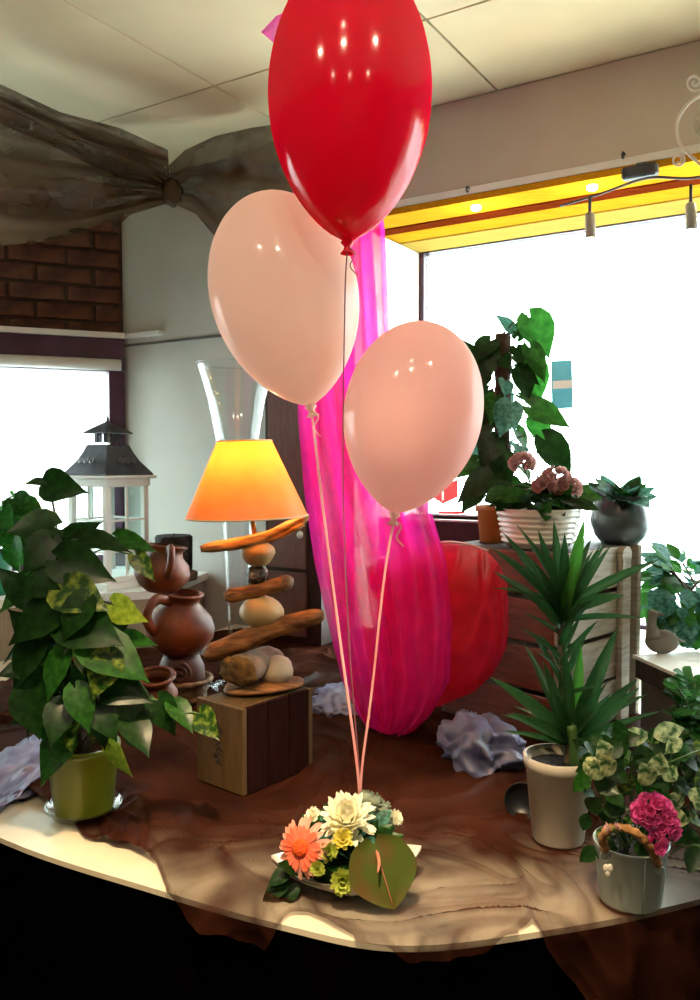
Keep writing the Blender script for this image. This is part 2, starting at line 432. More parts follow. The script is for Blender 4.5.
# ---- window_1 : the large display window
w1 = struct('window_1', join(slab(WQ, WS0, WS0+.035, WZ0, WZ1, -WTH+.01, -WTH-.04), slab(WQ, WS1-.035, WS1, WZ0, WZ1, -WTH+.01, -WTH-.04),
      slab(WQ, 2.62, 2.66, WZ0, WZ1, -WTH+.01, -WTH-.04), slab(WQ, WS0, WS1, WZ0-.01, WZ0+.035, -WTH+.01, -WTH-.04), slab(WQ, WS0, WS1, WZ1-.03, WZ1+.01, -WTH+.01, -WTH-.04)), M['plum'])
put('pane', slab(WQ, WS0+.035, 2.62, WZ0+.035, WZ1-.03, -WTH-.012, -WTH-.018), M['glass'], w1, smooth=False)
put('pane', slab(WQ, 2.66, WS1-.035, WZ0+.035, WZ1-.03, -WTH-.012, -WTH-.018), M['glass'], w1, smooth=False)
# soffit boards under the window head and white facing edge
for k, (o0, o1, mt) in enumerate(((.012, -.125, 'pine'), (-.128, -.195, 'redwood'), (-.198, -.325, 'pine'), (-.328, -.485, 'palewood'))):
    put('soffit_board', slab(WQ, WS0+.004, WS1-.004, WZ1-.022-.004*(k % 2), WZ1-.001, o0, o1), M[mt], w1, smooth=False)
put('jamb_board', slab(WQ, WS0+.001, WS0+.016, WZ0, WZ1-.028, .01, -.485), M['white'], w1, smooth=False)
put('sill_board', slab(WQ, WS0, WS1, WZ0, WZ0+.02, .0, -.485), M['white'], w1, smooth=False)
struct('trim_1', slab(WQ, WS0-.02, WS1, WZ1, WZ1+.022, .016, 0), M['white'])
struct('trim_2', slab(WQ, 0.0, WS0-.1, 1.885, 1.895, .006, 0), M['greybox'])
# ---- plaster band above the window (paler beige)
struct('trim_3', slab(WQ, WS0-.2, 4.15, WZ1+.024, CEIL-.004, .012, 0), M['plaster'])
# ---- window_2 : plum framed window on the left
w2 = struct('window_2', join(slab(LQ, 0.0, .065, LZ0, LZ1+.06, .03, -.06), slab(LQ, LT1-.06, LT1, LZ0, LZ1+.06, .03, -.06),
      slab(LQ, .065, LT1-.06, 1.775, LZ1+.06, .03, -.06), slab(LQ, .065, LT1-.06, LZ0, LZ0+.05, .03, -.06)), M['plum'])
put('pane', slab(LQ, .065, LT1-.06, LZ0+.05, 1.775, -.015, -.021), M['glass'], w2, smooth=False)
struct('trim_4', join(slab(LQ, -.0, 2.4, 1.915, 1.937, .06, 0), slab(WQ, 0, .24, 1.918, 1.934, .03, 0)), M['white'])
bl = thing('roller_blind', LQ(.7, 1.80, .06), 'white rolled up roller blind above the plum framed window', 'blind')
put('blind_tube', tube([LQ(.02, 1.80, .065), LQ(2.2, 1.80, .065)], .024, 16), M['white'], bl)
put('bracket', slab(LQ, .004, .02, 1.775, 1.83, .09, .03), M['dmetal'], bl, smooth=False)
# ---- boxed window ledge
LZ = .945
e1 = WQ(.47, 0); e2 = T(165, 590, LZ); e3 = e2+LD*1.5; e4 = LQ(2.1, 0)
ledge = thing('window_ledge', (-1.3, 3.0, 0), 'boxed tan ledge with a white top under the plum framed window', 'ledge')
pl = [(p.x, p.y) for p in (C0, e1, e2, e3, e4)]
put('ledge_top', prism(pl, LZ-.028, LZ), M['white'], ledge, smooth=False)
c_ = V((sum(p[0] for p in pl)/5, sum(p[1] for p in pl)/5, 0))
put('ledge_body', prism([(p[0]*.985+c_.x*.015, p[1]*.985+c_.y*.015) for p in pl], 0.0, LZ-.028), M['tan'], ledge, smooth=False)

# ------------------------------------------------------------------ ceiling downlights of the shop (real fittings)
def downlight(x, y, watt, spot=None):
    z = CEIL
    t = thing('ceiling_downlight', (x, y, z-.03), 'round recessed downlight in the shop ceiling', 'lamp', 'shop ceiling downlights')
    put('ring', lathe([(.036, z-.012), (.05, z-.012), (.052, z-.002), (.036, z-.002)], 24, frame((x, y, 0)), False, False), M['white'], t)
    put('lens', lathe([(.0005, z-.006), (.035, z-.006), (.035, z-.003)], 24, frame((x, y, 0)), False, True), M['emit'], t)
    ld = bpy.data.lights.new('downlight', 'AREA' if not spot else 'SPOT')
    ld.energy = watt; ld.color = (1, .80, .56) if not spot else (1, .72, .42)
    if spot: ld.spot_size = spot[0]; ld.spot_blend = .7; ld.shadow_soft_size = .04
    else: ld.shape = 'DISK'; ld.size = .09
    lo = bpy.data.objects.new('downlight_light', ld); COL.objects.link(lo); lo.parent = t; lo.location = (0, 0, .01)
    if spot:
        lo.location = (0, 0, -.0)
        dirv = V(spot[1])-V((x, y, z-.03)); lo.rotation_euler = dirv.to_track_quat('-Z', 'Y').to_euler()
for (x, y) in ((-.75, .35), (-.15, .25), (.55, .45), (.95, -.9), (-.9, -1.0), (0, -1.4)): downlight(x, y, LAMP_W)
downlight(-.12, .55, SPOT_W, (math.radians(43), (-.10, 1.06, .75)))

# ------------------------------------------------------------------ display platform
ZT = .75
ED = [(-1.35, 2.05), (-.95, 1.66), (-.58, 1.385), (-.306, 1.235), (-.1, 1.135), (.07, 1.082), (.285, 1.122), (.504, 1.195), (.9, 1.37), (1.6, 1.72)]
edge = crv([(a, b, 0) for a, b in ED], 60)
EDT = [(p.x, p.y) for p in edge]
def yedge(x): return interp(EDT, x)
back = [WQ(3.2, 0, .01), WQ(.62, 0, .01), V((e2.x+.02, e2.y-.02, 0)), V((e3.x, e3.y-.03, 0))]
plat = thing('display_platform', (0, 1.9, 0), 'cream topped curved display platform with black cloth front', 'platform')
poly = EDT+[(p.x, p.y) for p in back]
put('platform_top', prism(poly, ZT-.009, ZT), M['laminate'], plat, smooth=False)
cx, cy = 0, 2.0
put('skirt', prism([(p[0]+(cx-p[0])*.004, p[1]+(cy-p[1])*.004) for p in poly], .0, ZT-.009), M['black'], plat, smooth=False)

# ---- brown organza runner lying over the platform
FRY = [(-1.0, 1.92), (-.8, 1.72), (-.56, 1.52), (-.46, 1.40), (-.42, 1.37), (-.36, 1.345), (-.31, 1.30), (-.27, 1.21), (-.24, 1.165), (-.19, 1.135), (-.12, 1.10), (-.085, 1.15), (-.06, 1.155), (.0, 1.10), (.08, 1.055),
       (.16, 1.065), (.22, 1.10), (.255, 1.135), (.27, 1.09), (.33, 1.02), (.42, .96), (.52, .97), (.62, 1.02), (.75, 1.2)]
def wr(x, y):
    p = V((x*4.5, y*4.5, 3.1)); q = V((noise.noise(p), noise.noise(p+V((9, 4, 2))), 0))
    a = noise.noise(V((x*4.5, y*6, 0))+q*1.5); b = noise.noise(V((x*9, y*8, 5))+q*2.2); c = noise.noise(V((x*21, y*17, 9))+q*3)
    la, lb, lc_ = (max(0, 1-abs(n_)*k_) for n_, k_ in ((a, 5), (b, 6), (c, 5)))
    soft = max(0, 1-abs(a)*1.9)
    return soft*.45+la**1.5*.35+lb**1.5*.26+lc_*.03, max(la**2*.9, lb**2*.75, lc_**2*.35)
FEET = [(*T(84, 812, ZT).xy, .055), (*T(347, 876, ZT).xy, .115), (*T(558, 838, ZT).xy, .05), (*T(630, 899, ZT).xy, .045), (*(T(243, 800, ZT)+V((-.04, .12, 0))).xy, .13), (*P(238, 560, 2.35).xy, .09),
        (*P(182, 712, 2.2).xy, .085), (*P(158, 712, 2.07).xy, .05), (.48, 2.09, .26), (P(455, 545, 2.42).x, 2.46, .2), (*P(694, 770, 1.62).xy, .05), (*WQ(1.02, 0, .1).xy, .16), (.82, 1.86, .18)]   # cloth lies flat under what stands on it
def flat(x, y): return min([1]+[max(0, (math.hypot(x-a, y-b)-r)/.04) for a, b, r in FEET])
NU, NV = 480, 250
dens = []
def cloth(u, v):
    x = -1.0+1.74*u
    yf = interp(FRY, x)+.008*noise.noise(V((x*30, 0, 4))); yb = min((2.534-.53*x)/.848-.07, 2.84+max(0, x+.647)*3+min(0, x+.647)*.42, 3.1)
    y = yb+(yf-yb)*(v**.8); h, ln = wr(x, y); h *= flat(x, y)
    ye = yedge(x)
    dens.append(ln*.36+(.16 if v > .988 else 0)+.56*max(0, min(1, (y-1.22)/.28)))  # last term thickens the back, putting the shade there into the opacity
    if y >= ye+.004: return (x, y, ZT+.004+.019*max(h, 0)*min(1, (y-ye)/.03+.2))
    o = ye+.004-y
    return (x+.02*o*math.sin(x*40), ye-.006-.02*min(o*6, 1)-.012*max(h, 0)-.008*math.sin(x*55)*min(1, o*12), ZT+.006-max(0, o-.008))
vf = sheet(cloth, NU, NV)
org = put('organza_runner', vf, M['brownorg'], origin=(0, 1.6, ZT))
tagit(org, 'crumpled sheer brown organza spread over the cream platform top', 'cloth')
at = org.data.attributes.new('dens', 'FLOAT', 'POINT'); at.data.foreach_set('value', dens)

def add_dens(o, vals):
    a = o.data.attributes.new('dens', 'FLOAT', 'POINT'); a.data.foreach_set('value', vals)

# ---- brown organza swags under the ceiling
def px_sheet(rows, nu, nv, fold, amp, dd):
    """rows: (xl,yl,dl,xr,yr,dr) boundary pairs; a hanging sheet with folds in depth"""
    den = []
    def fn(u, v):
        s = v*(len(rows)-1); i = min(int(s), len(rows)-2); t = s-i; t = t*t*(3-2*t) if False else t
        a = [rows[i][k]*(1-t)+rows[i+1][k]*t for k in range(6)]
        f = math.sin(u*fold*2*PI+1.7*noise.noise(V((v*2.5, u*3, 1)))+dd)
        wv = noise.noise(V((u*9, v*6, dd))); ea = min(1, .25+(1-v)*8)
        d_ = a[2]*(1-u)+a[5]*u + ea*(amp*f+amp*.8*wv)
        den.append(.14*max(0, f)+.12*max(0, wv))
        return P(a[0]*(1-u)+a[3]*u, a[1]*(1-u)+a[4]*u, d_)
    vf = sheet(fn, nu, nv); return vf, den
sw = thing('ceiling_swag', P(172, 190, 2.85), 'brown sheer fabric swagged and knotted under the ceiling corner', 'drape')
def tri(name, rows, fold, amp, dd, mat, parent, nu=70, nv=40):
    vf, den = px_sheet(rows, nu, nv, fold, amp, dd); o = put(name, vf, mat, parent); add_dens(o, den); return o
# long side runs across (u: from top edge to lower edge, v: along the swag)
tri('swag_panel', [(-70, 72, 2.25, -70, 262, 2.45), (0, 98, 2.4, 0, 246, 2.55), (50, 118, 2.55, 55, 240, 2.65), (100, 140, 2.7, 105, 222, 2.75), (145, 160, 2.82, 148, 208, 2.84), (168, 180, 2.87, 172, 202, 2.87)],
    2.5, .035, 1, M['swag'], sw)
tri('swag_panel', [(166, 168, 2.88, 172, 203, 2.86), (185, 150, 2.9, 196, 214, 2.86), (215, 136, 2.88, 220, 243, 2.82), (250, 128, 2.82, 240, 275, 2.76), (290, 122, 2.72, 265, 300, 2.7), (330, 135, 2.62, 300, 320, 2.62)],
    2.5, .03, 2, M['swag'], sw)
tri('swag_panel', [(-60, 58, 2.2, -60, 96, 2.25), (0, 84, 2.33, 0, 124, 2.4), (60, 112, 2.5, 60, 150, 2.58), (120, 128, 2.7, 118, 178, 2.78), (168, 150, 2.87, 170, 190, 2.87)], 1.5, .02, 5, M['swag'], sw)
tri('swag_panel', [(160, 160, 2.93, 178, 200, 2.9), (120, 140, 2.95, 130, 215, 2.98), (95, 135, 2.93, 112, 232, 3.0)], 1.2, .02, 8, M['swag'], sw, 40, 30)
put('knot', blob(P(172, 192, 2.85), (.035, .03, .045), .35, 2.5, 3, 3), M['swag'], sw)

# ------------------------------------------------------------------ pink tulle hanging from the ceiling
tu = thing('tulle_drape', P(390, 745, 1.90), 'long magenta tulle drape hanging from the ceiling behind the balloons', 'drape')
rowsA = [(300, -14, 2.13, 335, -14, 2.13), (290, 40, 2.12, 345, 40, 2.12), (287, 100, 2.1, 355, 100, 2.1), (292, 180, 2.08, 377, 180, 2.08), (296, 230, 2.07, 385, 230, 2.07), (297, 300, 2.06, 388, 300, 2.06),
         (297, 360, 2.04, 391, 360, 2.04), (298, 420, 2.02, 402, 420, 2.02), (304, 490, 2.0, 425, 490, 1.98), (314, 560, 1.97, 446, 560, 1.89), (327, 620, 1.95, 452, 620, 1.86), (342, 680, 1.93, 450, 680, 1.86), (356, 712, 1.93, 430, 716, 1.88), (366, 726, 1.925, 414, 731, 1.90), (380, 733, 1.92, 396, 740, 1.915)]
tri('tulle_layer', rowsA, 4.5, .022, 0, M['tulle'], tu, 150, 130)
rowsB = [(303, -14, 2.16, 330, -14, 2.16), (298, 100, 2.15, 345, 100, 2.15), (300, 230, 2.14, 372, 230, 2.14), (303, 360, 2.12, 380, 360, 2.12), (318, 490, 2.08, 400, 490, 2.06), (332, 600, 1.99, 418, 600, 1.97), (350, 690, 1.965, 420, 690, 1.96), (366, 728, 1.955, 405, 730, 1.95)]
tri('tulle_layer', rowsB, 3, .025, 3, M['tulle'], tu, 110, 100)
tri('bow_loop', [(261, 32, 2.1, 284, 52, 2.1), (276, 16, 2.12, 290, 44, 2.13), (294, 8, 2.13, 300, 26, 2.14)], .6, .01, 2, M['tulle'], tu, 20, 16)
put('ceiling_hook', tube([P(317, -8, 2.13), V((P(317, -8, 2.13).x, 2.13, CEIL))], .006, 8), M['metal'], tu)

# ------------------------------------------------------------------ balloons
def balloon(px, py, d, R, a, b, tilt, mat, label, ribbon_pts, rmat, rw, flat, n=40, ext=.68):
    c = P(px, py, d); s = d/FPX; R, a, b = R*s, a*s, b*s
    prof = []
    N = 22
    for i in range(N+1):
        th = PI/2*i/N; prof.append((max(R*math.sin(th), .0004), a*math.cos(th)))
    for i in range(1, N+1):
        u_ = i/N; u2 = u_*.985
        prof.append((max(R*(1-u2*u2)**ext, R*.045), -b*u_))
    Mx = Matrix.Translation(c) @ Matrix.Rotation(tilt, 4, 'Y')
    t = thing('balloon', Mx @ V((0, 0, -b)), label, 'balloon')
    put('skin', lathe(prof[::-1], 48, Mx, True, True), mat, t)
    kp = [(R*.05, -b+.002), (R*.085, -b-.006), (R*.04, -b-.012), (R*.05, -b-.016), (R*.09, -b-.022), (R*.075, -b-.023), (R*.01, -b-.018)]
    put('knot', lathe(kp[::-1], 16, Mx, True, False), mat, t)
    k0 = Mx @ V((0, 0, -b-.012))
    pts = crv([k0]+ribbon_pts, 40)
    put('ribbon', tube(pts, rw, 8, flat, up=(0, 1, 0)), M[rmat], t)
    loop = tube(crv([k0+V((0, -.004, 0)), k0+V((.012, -.006, -.012)), k0+V((.004, -.008, -.03)), k0+V((.016, -.008, -.045))], 12), rw*.8, 6, flat, up=(0, 1, 0))
    put('ribbon_tail', loop, M[rmat], t)
    return t
foot = P(360, 796, 1.30)+V((0, 0, -.03))
balloon(350, 95, 1.28, 80, 129, 139, math.radians(1), M['red_latex'], 'large glossy red balloon floating above two pale balloons',
        [P(345, 300, 1.30), P(343, 480, 1.31), P(349, 640, 1.31), P(359, 770, 1.30), foot], 'string', .0011, 1)
balloon(284, 292, 1.45, 73, 98, 113, math.radians(-13), M['white_latex'], 'white balloon tucked beneath the red balloon, above the lamp shade',
        [P(322, 500, 1.40), P(340, 640, 1.35), P(357, 765, 1.30), foot], 'ribbon', .0022, .25)
balloon(413, 412, 1.36, 69, 90, 101, math.radians(10), M['white_latex2'], 'white balloon coloured with pink tulle light in front of the big window beside the climbing plant',
        [P(384, 580, 1.34), P(372, 690, 1.32), P(362, 768, 1.30), foot], 'ribbon', .0020, .25)

# ------------------------------------------------------------------ leaves
def leafmesh(name, tw, mat, droop=.12, fold=.10, back=0, wave=0, cols=5, th=None):
    vs, fs = [], []
    for i, (t, wd) in enumerate(tw):
        for k in range(cols):
            c = k/(cols-1)*2-1
            x = c*wd; y = t-back*abs(c)**1.2*max(0, 1-t/.35)
            vs.append(V((x, y, -droop*t*t+fold*abs(x)+wave*math.sin(t*14+c)*abs(c))))
    n = len(tw)
    for i in range(n-1):
        for k in range(cols-1):
            a = i*cols+k; fs.append((a, a+1, a+cols+1, a+cols))
    return mesh(name, (vs, fs), mat)
HEART = [(0, .08), (.07, .27), (.2, .36), (.36, .355), (.55, .27), (.74, .15), (.9, .045), (1, .003)]
OVATE = [(0, .03), (.12, .16), (.3, .27), (.5, .29), (.7, .22), (.88, .10), (1, .003)]
STRAP = [(0, .035), (.1, .045), (.3, .056), (.5, .056), (.7, .044), (.88, .022), (1, .002)]
ROUND = [(0, .05), (.1, .28), (.3, .44), (.5, .48), (.7, .42), (.88, .26), (1, .06)]
LM = {}
for key, tab, back in (('heart', HEART, .22), ('ovate', OVATE, 0), ('strap', STRAP, 0), ('round', ROUND, .05)):
    for mk in ('lf_d', 'lf_m', 'lf_l', 'lf_v', 'lf_b', 'lf_w', 'lf_bl', 'lf_dr', 'lf_drl'):
        for di, dr in enumerate((.06, .22, .42)):
            LM[(key, mk, di)] = (tab, back, mk, dr)
LMC = {}
def getleaf(key, mk, di):
    k = (key, mk, di)
    if k not in LMC:
        tab, back, mk_, dr = LM[k]; LMC[k] = leafmesh('leaf_'+key, tab, M[mk_], dr, .22 if key != 'strap' else .5, back, .012 if key != 'strap' else 0)
    return LMC[k]
def leaf(parent, key, mk, di, B, Tt, up=(0, -.4, 1), ws=1.0, A=None, stemr=.0016, smat='stemg'):
    B, Tt = V(B), V(Tt); L = (Tt-B).length
    o = inst('leaf', getleaf(key, mk, di), axes(B, Tt-B, up, (L*ws, L, L)), parent)
    if A is not None:
        A = V(A); mid = (A+B)/2+V((0, 0, .18*(B-A).length))
        put('stem', tube(crv([A, mid, B], 6), [stemr*1.2]*3+[stemr]*4, 5), M[smat], parent)
    return o
def rnd(a, b): return random.uniform(a, b)
def bush(parent, A0, A1, n, rad, size, keys, mks, key='heart', up=(0, -.5, 1), droop=.5, stemr=.0014, ws=1, rise=.25, front=0, smat='stemg'):
    """leaves on stalks around the axis A0-A1"""
    A0, A1 = V(A0), V(A1)
    for i in range(n):
        t = (i+rnd(0, 1))/n; a = A0.lerp(A1, t); ang = i*2.39996+rnd(-.3, .3)
        dirv = V((math.cos(ang), math.sin(ang), 0))
        if front and dirv.y > .3 and random.random() < front: dirv.y *= -1
        r = rad*rnd(.45, 1.0) if not callable(rad) else rad(t)*rnd(.5, 1.0)
        B = a+dirv*r+V((0, 0, r*rise*rnd(.4, 1.4)))
        L = size*rnd(.7, 1.2)
        tip = B+(dirv*.8+V((rnd(-.45, .45), rnd(-.45, .2), -droop*rnd(.3, 1.6)))).normalized()*L
        leaf(parent, key, random.choice(mks), random.choice(keys), B, tip, V(up)+V((rnd(-.6, .6), rnd(-.5, .4), 0)), ws*rnd(.85, 1.15), a, stemr, smat)

# ------------------------------------------------------------------ pots
def pot(parent, c, prof, mat, th=.004, soilz=None, n=40, name='pot'):
    put(name, lathe(shell(prof, th), n, frame(c), True, False), mat, parent)
    if soilz:
        rr = interp([(z, r) for r, z in prof[1:]], soilz)-th*.8
        put('soil', lathe([(.0005, soilz-.006), (rr*.6, soilz+.003), (rr, soilz-.002)][::-1], 28, frame(c), False, True, wob=lambda a, z: 1+.02*math.sin(5*a)), M['soil'], parent)

# ---- pothos in olive pot
pc = T(84, 812, ZT+.0065)
pth = thing('potted_pothos', pc, 'big leafy pothos climbing a moss pole in an olive green pot', 'plant')
s = pc.y/FPX
pot(pth, pc+V((0, 0, .006)), [(.0005, 0), (28*s, 0), (29*s, .004), (35.5*s, 62*s), (37*s, 62.5*s), (37*s, 68*s), (36*s, 68.5*s)], M['green_pot'], .003, 58*s)
put('saucer', lathe(shell([(.0005, 0), (31*s, 0), (38*s, .016), (38.5*s, .018)], .0022), 40, frame(pc), True, False), M['clearpl'], pth)
pb = pc+V((-.005, .005, 55*s)); ptop = P(58, 535, pc.y+.03)
put('moss_pole', tube(crv([pb, pb.lerp(ptop, .5)+V((-.005, 0, 0)), ptop], 14), [.017+.003*math.sin(i*2.3) for i in range(15)], 12), M['moss'], pth)
def pax(y): # pole point at picture height y
    t = max(0, min(1, (755-y)/(755-535))); return pb.lerp(ptop, t)
PD = pc.y
hl = [ # base x,y  tip x,y, depth offset, material, droop, width
 (47, 484, 76, 489, -.03, 'lf_d', 2, 1.0), (46, 484, 28, 478, -.02, 'lf_d', 2, .8), (54, 527, 8, 527, -.05, 'lf_d', 1, 1.1), (50, 540, 22, 572, -.08, 'lf_d', 1, 1.0), (78, 540, 128, 543, -.05, 'lf_d', 1, .55), (118, 538, 154, 548, -.02, 'lf_m', 1, .5),
 (136, 556, 154, 580, -.06, 'lf_v', 1, .7), (58, 576, 12, 594, -.1, 'lf_d', 1, 1.0), (114, 605, 143, 622, -.10, 'lf_l', 1, .9), (58, 608, 2, 640, -.12, 'lf_d', 1, 1.0), (92, 644, 150, 676, -.14, 'lf_m', 1, .9),
 (60, 560, 112, 578, -.1, 'lf_d', 1, .9), (62, 590, 106, 606, -.13, 'lf_v', 1, 1.0), (70, 620, 118, 640, -.13, 'lf_d', 1, 1.0), (40, 640, 4, 690, -.12, 'lf_d', 1, .9), (100, 678, 150, 700, -.12, 'lf_d', 1, .9),
 (120, 690, 155, 728, -.1, 'lf_d', 1, .9), (158, 700, 172, 735, -.1, 'lf_d', 2, 1.0), (174, 704, 194, 729, -.1, 'lf_m', 1, .8), (200, 714, 216, 738, -.11, 'lf_v', 1, .9), (76, 690, 90, 732, -.16, 'lf_m', 1, .8), (30, 690, 34, 738, -.13, 'lf_d', 1, 1.1),
 (130, 720, 150, 752, -.12, 'lf_d', 1, .9), (100, 640, 135, 612, -.06, 'lf_d', 0, .8), (66, 545, 96, 520, -.02, 'lf_d', 1, .8), (64, 655, 40, 700, -.15, 'lf_m', 1, .9), (85, 600, 60, 640, -.15, 'lf_d', 1, .9), (110, 655, 92, 700, -.15, 'lf_v', 1, .9), (110, 745, 128, 775, -.05, 'lf_l', 1, .5),
 (45, 640, 6, 612, -.06, 'lf_d', 1, .9), (40, 665, -4, 672, -.1, 'lf_d', 1, .9), (48, 700, 8, 722, -.12, 'lf_d', 1, 1.0), (95, 705, 118, 740, -.14, 'lf_d', 1, .9), (62, 705, 50, 745, -.15, 'lf_d', 1, .9), (30, 600, -2, 566, -.03, 'lf_d', 1, .8), (120, 640, 152, 640, -.08, 'lf_m', 1, .6)]
for (bx, by, tx, ty, dz, mk, di, ws) in hl:
    B = P(bx, by, PD+dz); A = pax(min(max(by+25, 540), 750)) if bx < 150 else P(bx-26, by+8, PD+dz)
    leaf(pth, 'heart', mk, di, B, P(tx, ty, PD+dz-.02-random.random()*.03), (rnd(-.5, .5), -.8, rnd(.2, .9)), ws*1.15, A, .0016)
bush(pth, pax(738), pax(585), 34, lambda t: .10-.035*t, .072, (0, 1, 1, 2), ('lf_d', 'lf_d', 'lf_d', 'lf_d', 'lf_m', 'lf_v'), 'heart', (0, -.5, .9), .7, .0014, 1.1, .3, .5)

# ---- seedling pot on the ledge at far left
c = P(-6, 600, 2.80); c.z = LZ
g = thing('potted_ivy', c, 'small light green ivy in an emerald pot on the window ledge', 'plant')
s = c.y/FPX
pot(g, c, [(.0005, 0), (15*s, 0), (18*s, 36*s), (19.5*s, 36.5*s), (19.5*s, 44*s), (18.5*s, 44.5*s)], M['green_pot2'], .004, 36*s)
bush(g, c+V((0, 0, 38*s)), P(8, 498, 2.8), 34, .09, .10, (0, 1), ('lf_b', 'lf_m', 'lf_b'), 'heart', (0, -.8, .6), .5, .002, 1.1)

# ------------------------------------------------------------------ lantern on the ledge
def lantern():
    c = P(110, 588, 3.02); c.z = LZ; a = .20; h = .40
    Mx = frame(c, math.radians(-32))
    t = thing('lantern', c, 'white wooden lantern with dark zinc pagoda roof on the window ledge', 'lantern')
    put('base', join(box((0, 0, .012), (a+.04, a+.04, .024), .003, Mx), box((0, 0, .032), (a+.01, a+.01, .02), .003, Mx)), M['white'], t, smooth=False)
    for sx in (-1, 1):
        for sy in (-1, 1): put('post', box((sx*(a/2-.011), sy*(a/2-.011), .04+.165), (.022, .022, .33), .002, Mx), M['white'], t, smooth=False)
    put('top_frame', join(box((0, 0, .375), (a+.012, a+.012, .03), .003, Mx), box((0, 0, .394), (a+.045, a+.045, .012), .003, Mx)), M['white'], t, smooth=False)
    for k in range(4):
        R = Mx @ Matrix.Rotation(k*PI/2, 4, 'Z')
        pn = put('pane', box((0, -a/2+.011, .20), (a-.044, .003, .32), 0, R), M['glass'], t, smooth=False)
        put('glazing_bar', join(box((0, -a/2+.010, .20), (.008, .008, .32), 0, R), box((0, -a/2+.010, .24), (a-.044, .008, .008), 0, R), box((0, -a/2+.010, .13), (a-.044, .008, .008), 0, R)), M['white'], pn, smooth=False)
    def sq(prof, n=4, tw=PI/4):
        k = math.sqrt(2); return lathe([(r*k, z) for r, z in prof], n, Mx @ Matrix.Rotation(tw, 4, 'Z'), True, True)
    put('roof', sq([(.112, .40), (.112, .406), (.098, .425), (.078, .452), (.062, .484), (.054, .505), (.05, .51)]), M['dmetal'], t, smooth=False)
    vt = put('vent', join(*[box((math.cos(q)*.042, math.sin(q)*.042, .535), (.007, .007, .034), 0, Mx) for q in [i*PI/7 for i in range(14)]]), M['dmetal'], t, smooth=False)
    put('vent_core', lathe([(.012, .518), (.012, .552)], 12, Mx), M['white'], vt)
    put('cap', sq([(.062, .55), (.062, .554), (.035, .574), (.008, .592), (.002, .598)]), M['dmetal'], t, smooth=False)
    put('finial', lathe([(.004, .595), (.006, .603), (.002, .612), (.001, .618)], 10, Mx), M['dmetal'], t)
    put('roof_ornament', join(*[lathe([(.012, 0), (.012, .004), (.006, .004), (.006, 0)], 14, Mx @ Matrix.Rotation(k*PI/2, 4, 'Z') @ Matrix.Translation((dx, -.097, .452)) @ Matrix.Rotation(math.radians(52), 4, 'X'), False, False) for k in range(4) for dx in (-.028, 0, .028)]), M['metal'], t)
lantern()

# ------------------------------------------------------------------ clay jugs
def jug(name, label, c, rz, rx, R, H, mat, neck=.55, group=None):
    Mx = frame(c, rz) @ Matrix.Rotation(rx, 4, 'X')
    t = thing(name, c, label, 'jug', group)
    prof = [(.0005, 0), (.45*R, 0), (.75*R, .12*H), (.97*R, .32*H), (R, .46*H), (.90*R, .62*H), (.66*R, .76*H), (neck*R, .84*H), (neck*R, .90*H), (neck*R*1.18, .97*H), (neck*R*1.25, H), (neck*R*1.1, H*1.01)]
    put('body', lathe(shell(prof, .006), 36, Mx, True, False, wob=lambda a, z: 1+.012*math.sin(3*a+z*30)), mat, t)
    hp = crv([(neck*R*.95, 0, .90*H), (R*1.02, 0, .98*H), (R*1.32, 0, .82*H), (R*1.28, 0, .62*H), (R*.96, 0, .44*H)], 18)
    put('handle', xf(tube(hp, [.014]*19, 10, .7, up=(0, 1, 0)), Mx), mat, t)
    return t
jd = 2.20
# wicker basket and dark pot carry the jugs
bs = P(182, 712, jd); bs.z = ZT+.0065
wb = thing('wicker_basket', bs, 'low round wicker basket under the dark clay pot', 'basket')
prof = []
for i in range(6): prof += [(.062+.004*(i % 2)+.0015*i, .011*i)]
put('basket_wall', lathe(shell([(.0005, 0)]+prof, .006), 40, frame(bs), True, False, wob=lambda a, z: 1+.03*math.sin(20*a+z*260)), M['wicker'], wb)
put('rim', tube([V((.078*math.cos(a), .078*math.sin(a), .058))+bs for a in [2*PI*i/32 for i in range(33)]], .007, 8), M['wicker'], wb)
dp = bs+V((0, 0, .008))
dk = thing('clay_pot', dp, 'dark round clay pot with spiral grooves inside the wicker basket', 'pot')
put('body', lathe(shell([(.0005, 0), (.04, 0), (.058, .03), (.062, .06), (.060, .085), (.05, .108), (.046, .112), (.05, .12)], .006), 36, frame(dp), True, False, wob=lambda a, z: 1+.02*math.sin(z*260)), M['terra_d'], dk)
put('rosette', xf(tube([V((r*math.cos(a), r*math.sin(a), .0)) for a, r in [(i*.45, .006+.0009*i) for i in range(32)]], .005, 6), frame(dp+V((.005, -.063, .075)), 0, PI/2)), M['terra_d'], dk)
j2 = P(180, 650, jd); j2.z = dp.z+.118
jug('clay_jug', 'round orange brown clay jug lying between dark pot and upper jug', j2+V((-.005, 0, 0)), math.radians(238), math.radians(-6), .092, .165, M['terra'], .5)
j1 = V((j2.x-.055, jd-.01, j2.z+.155))
jug('clay_jug', 'tilted reddish clay jug balanced on top of the round jug', j1+V((.005, 0, .012)), math.radians(-68), math.radians(-8), .074, .125, M['terra_d'] if False else M['terra'], .62)
sp = P(158, 712, jd-.13); sp.z = ZT+.0065
sm = thing('clay_pot', sp, 'small wide rimmed terracotta pot at the foot of the jug stack', 'pot')
put('body', lathe(shell([(.0005, 0), (.035, 0), (.05, .03), (.053, .06), (.04, .085), (.036, .092), (.045, .102), (.048, .108), (.046, .11)], .006), 36, frame(sp, 0, math.radians(14)), True, False), M['terra'], sm)
put('rim', tube([frame(sp, 0, math.radians(14)) @ V((.047*math.cos(a), .047*math.sin(a), .108)) for a in [2*PI*i/32 for i in range(33)]], .005, 8), M['terra'], sm)
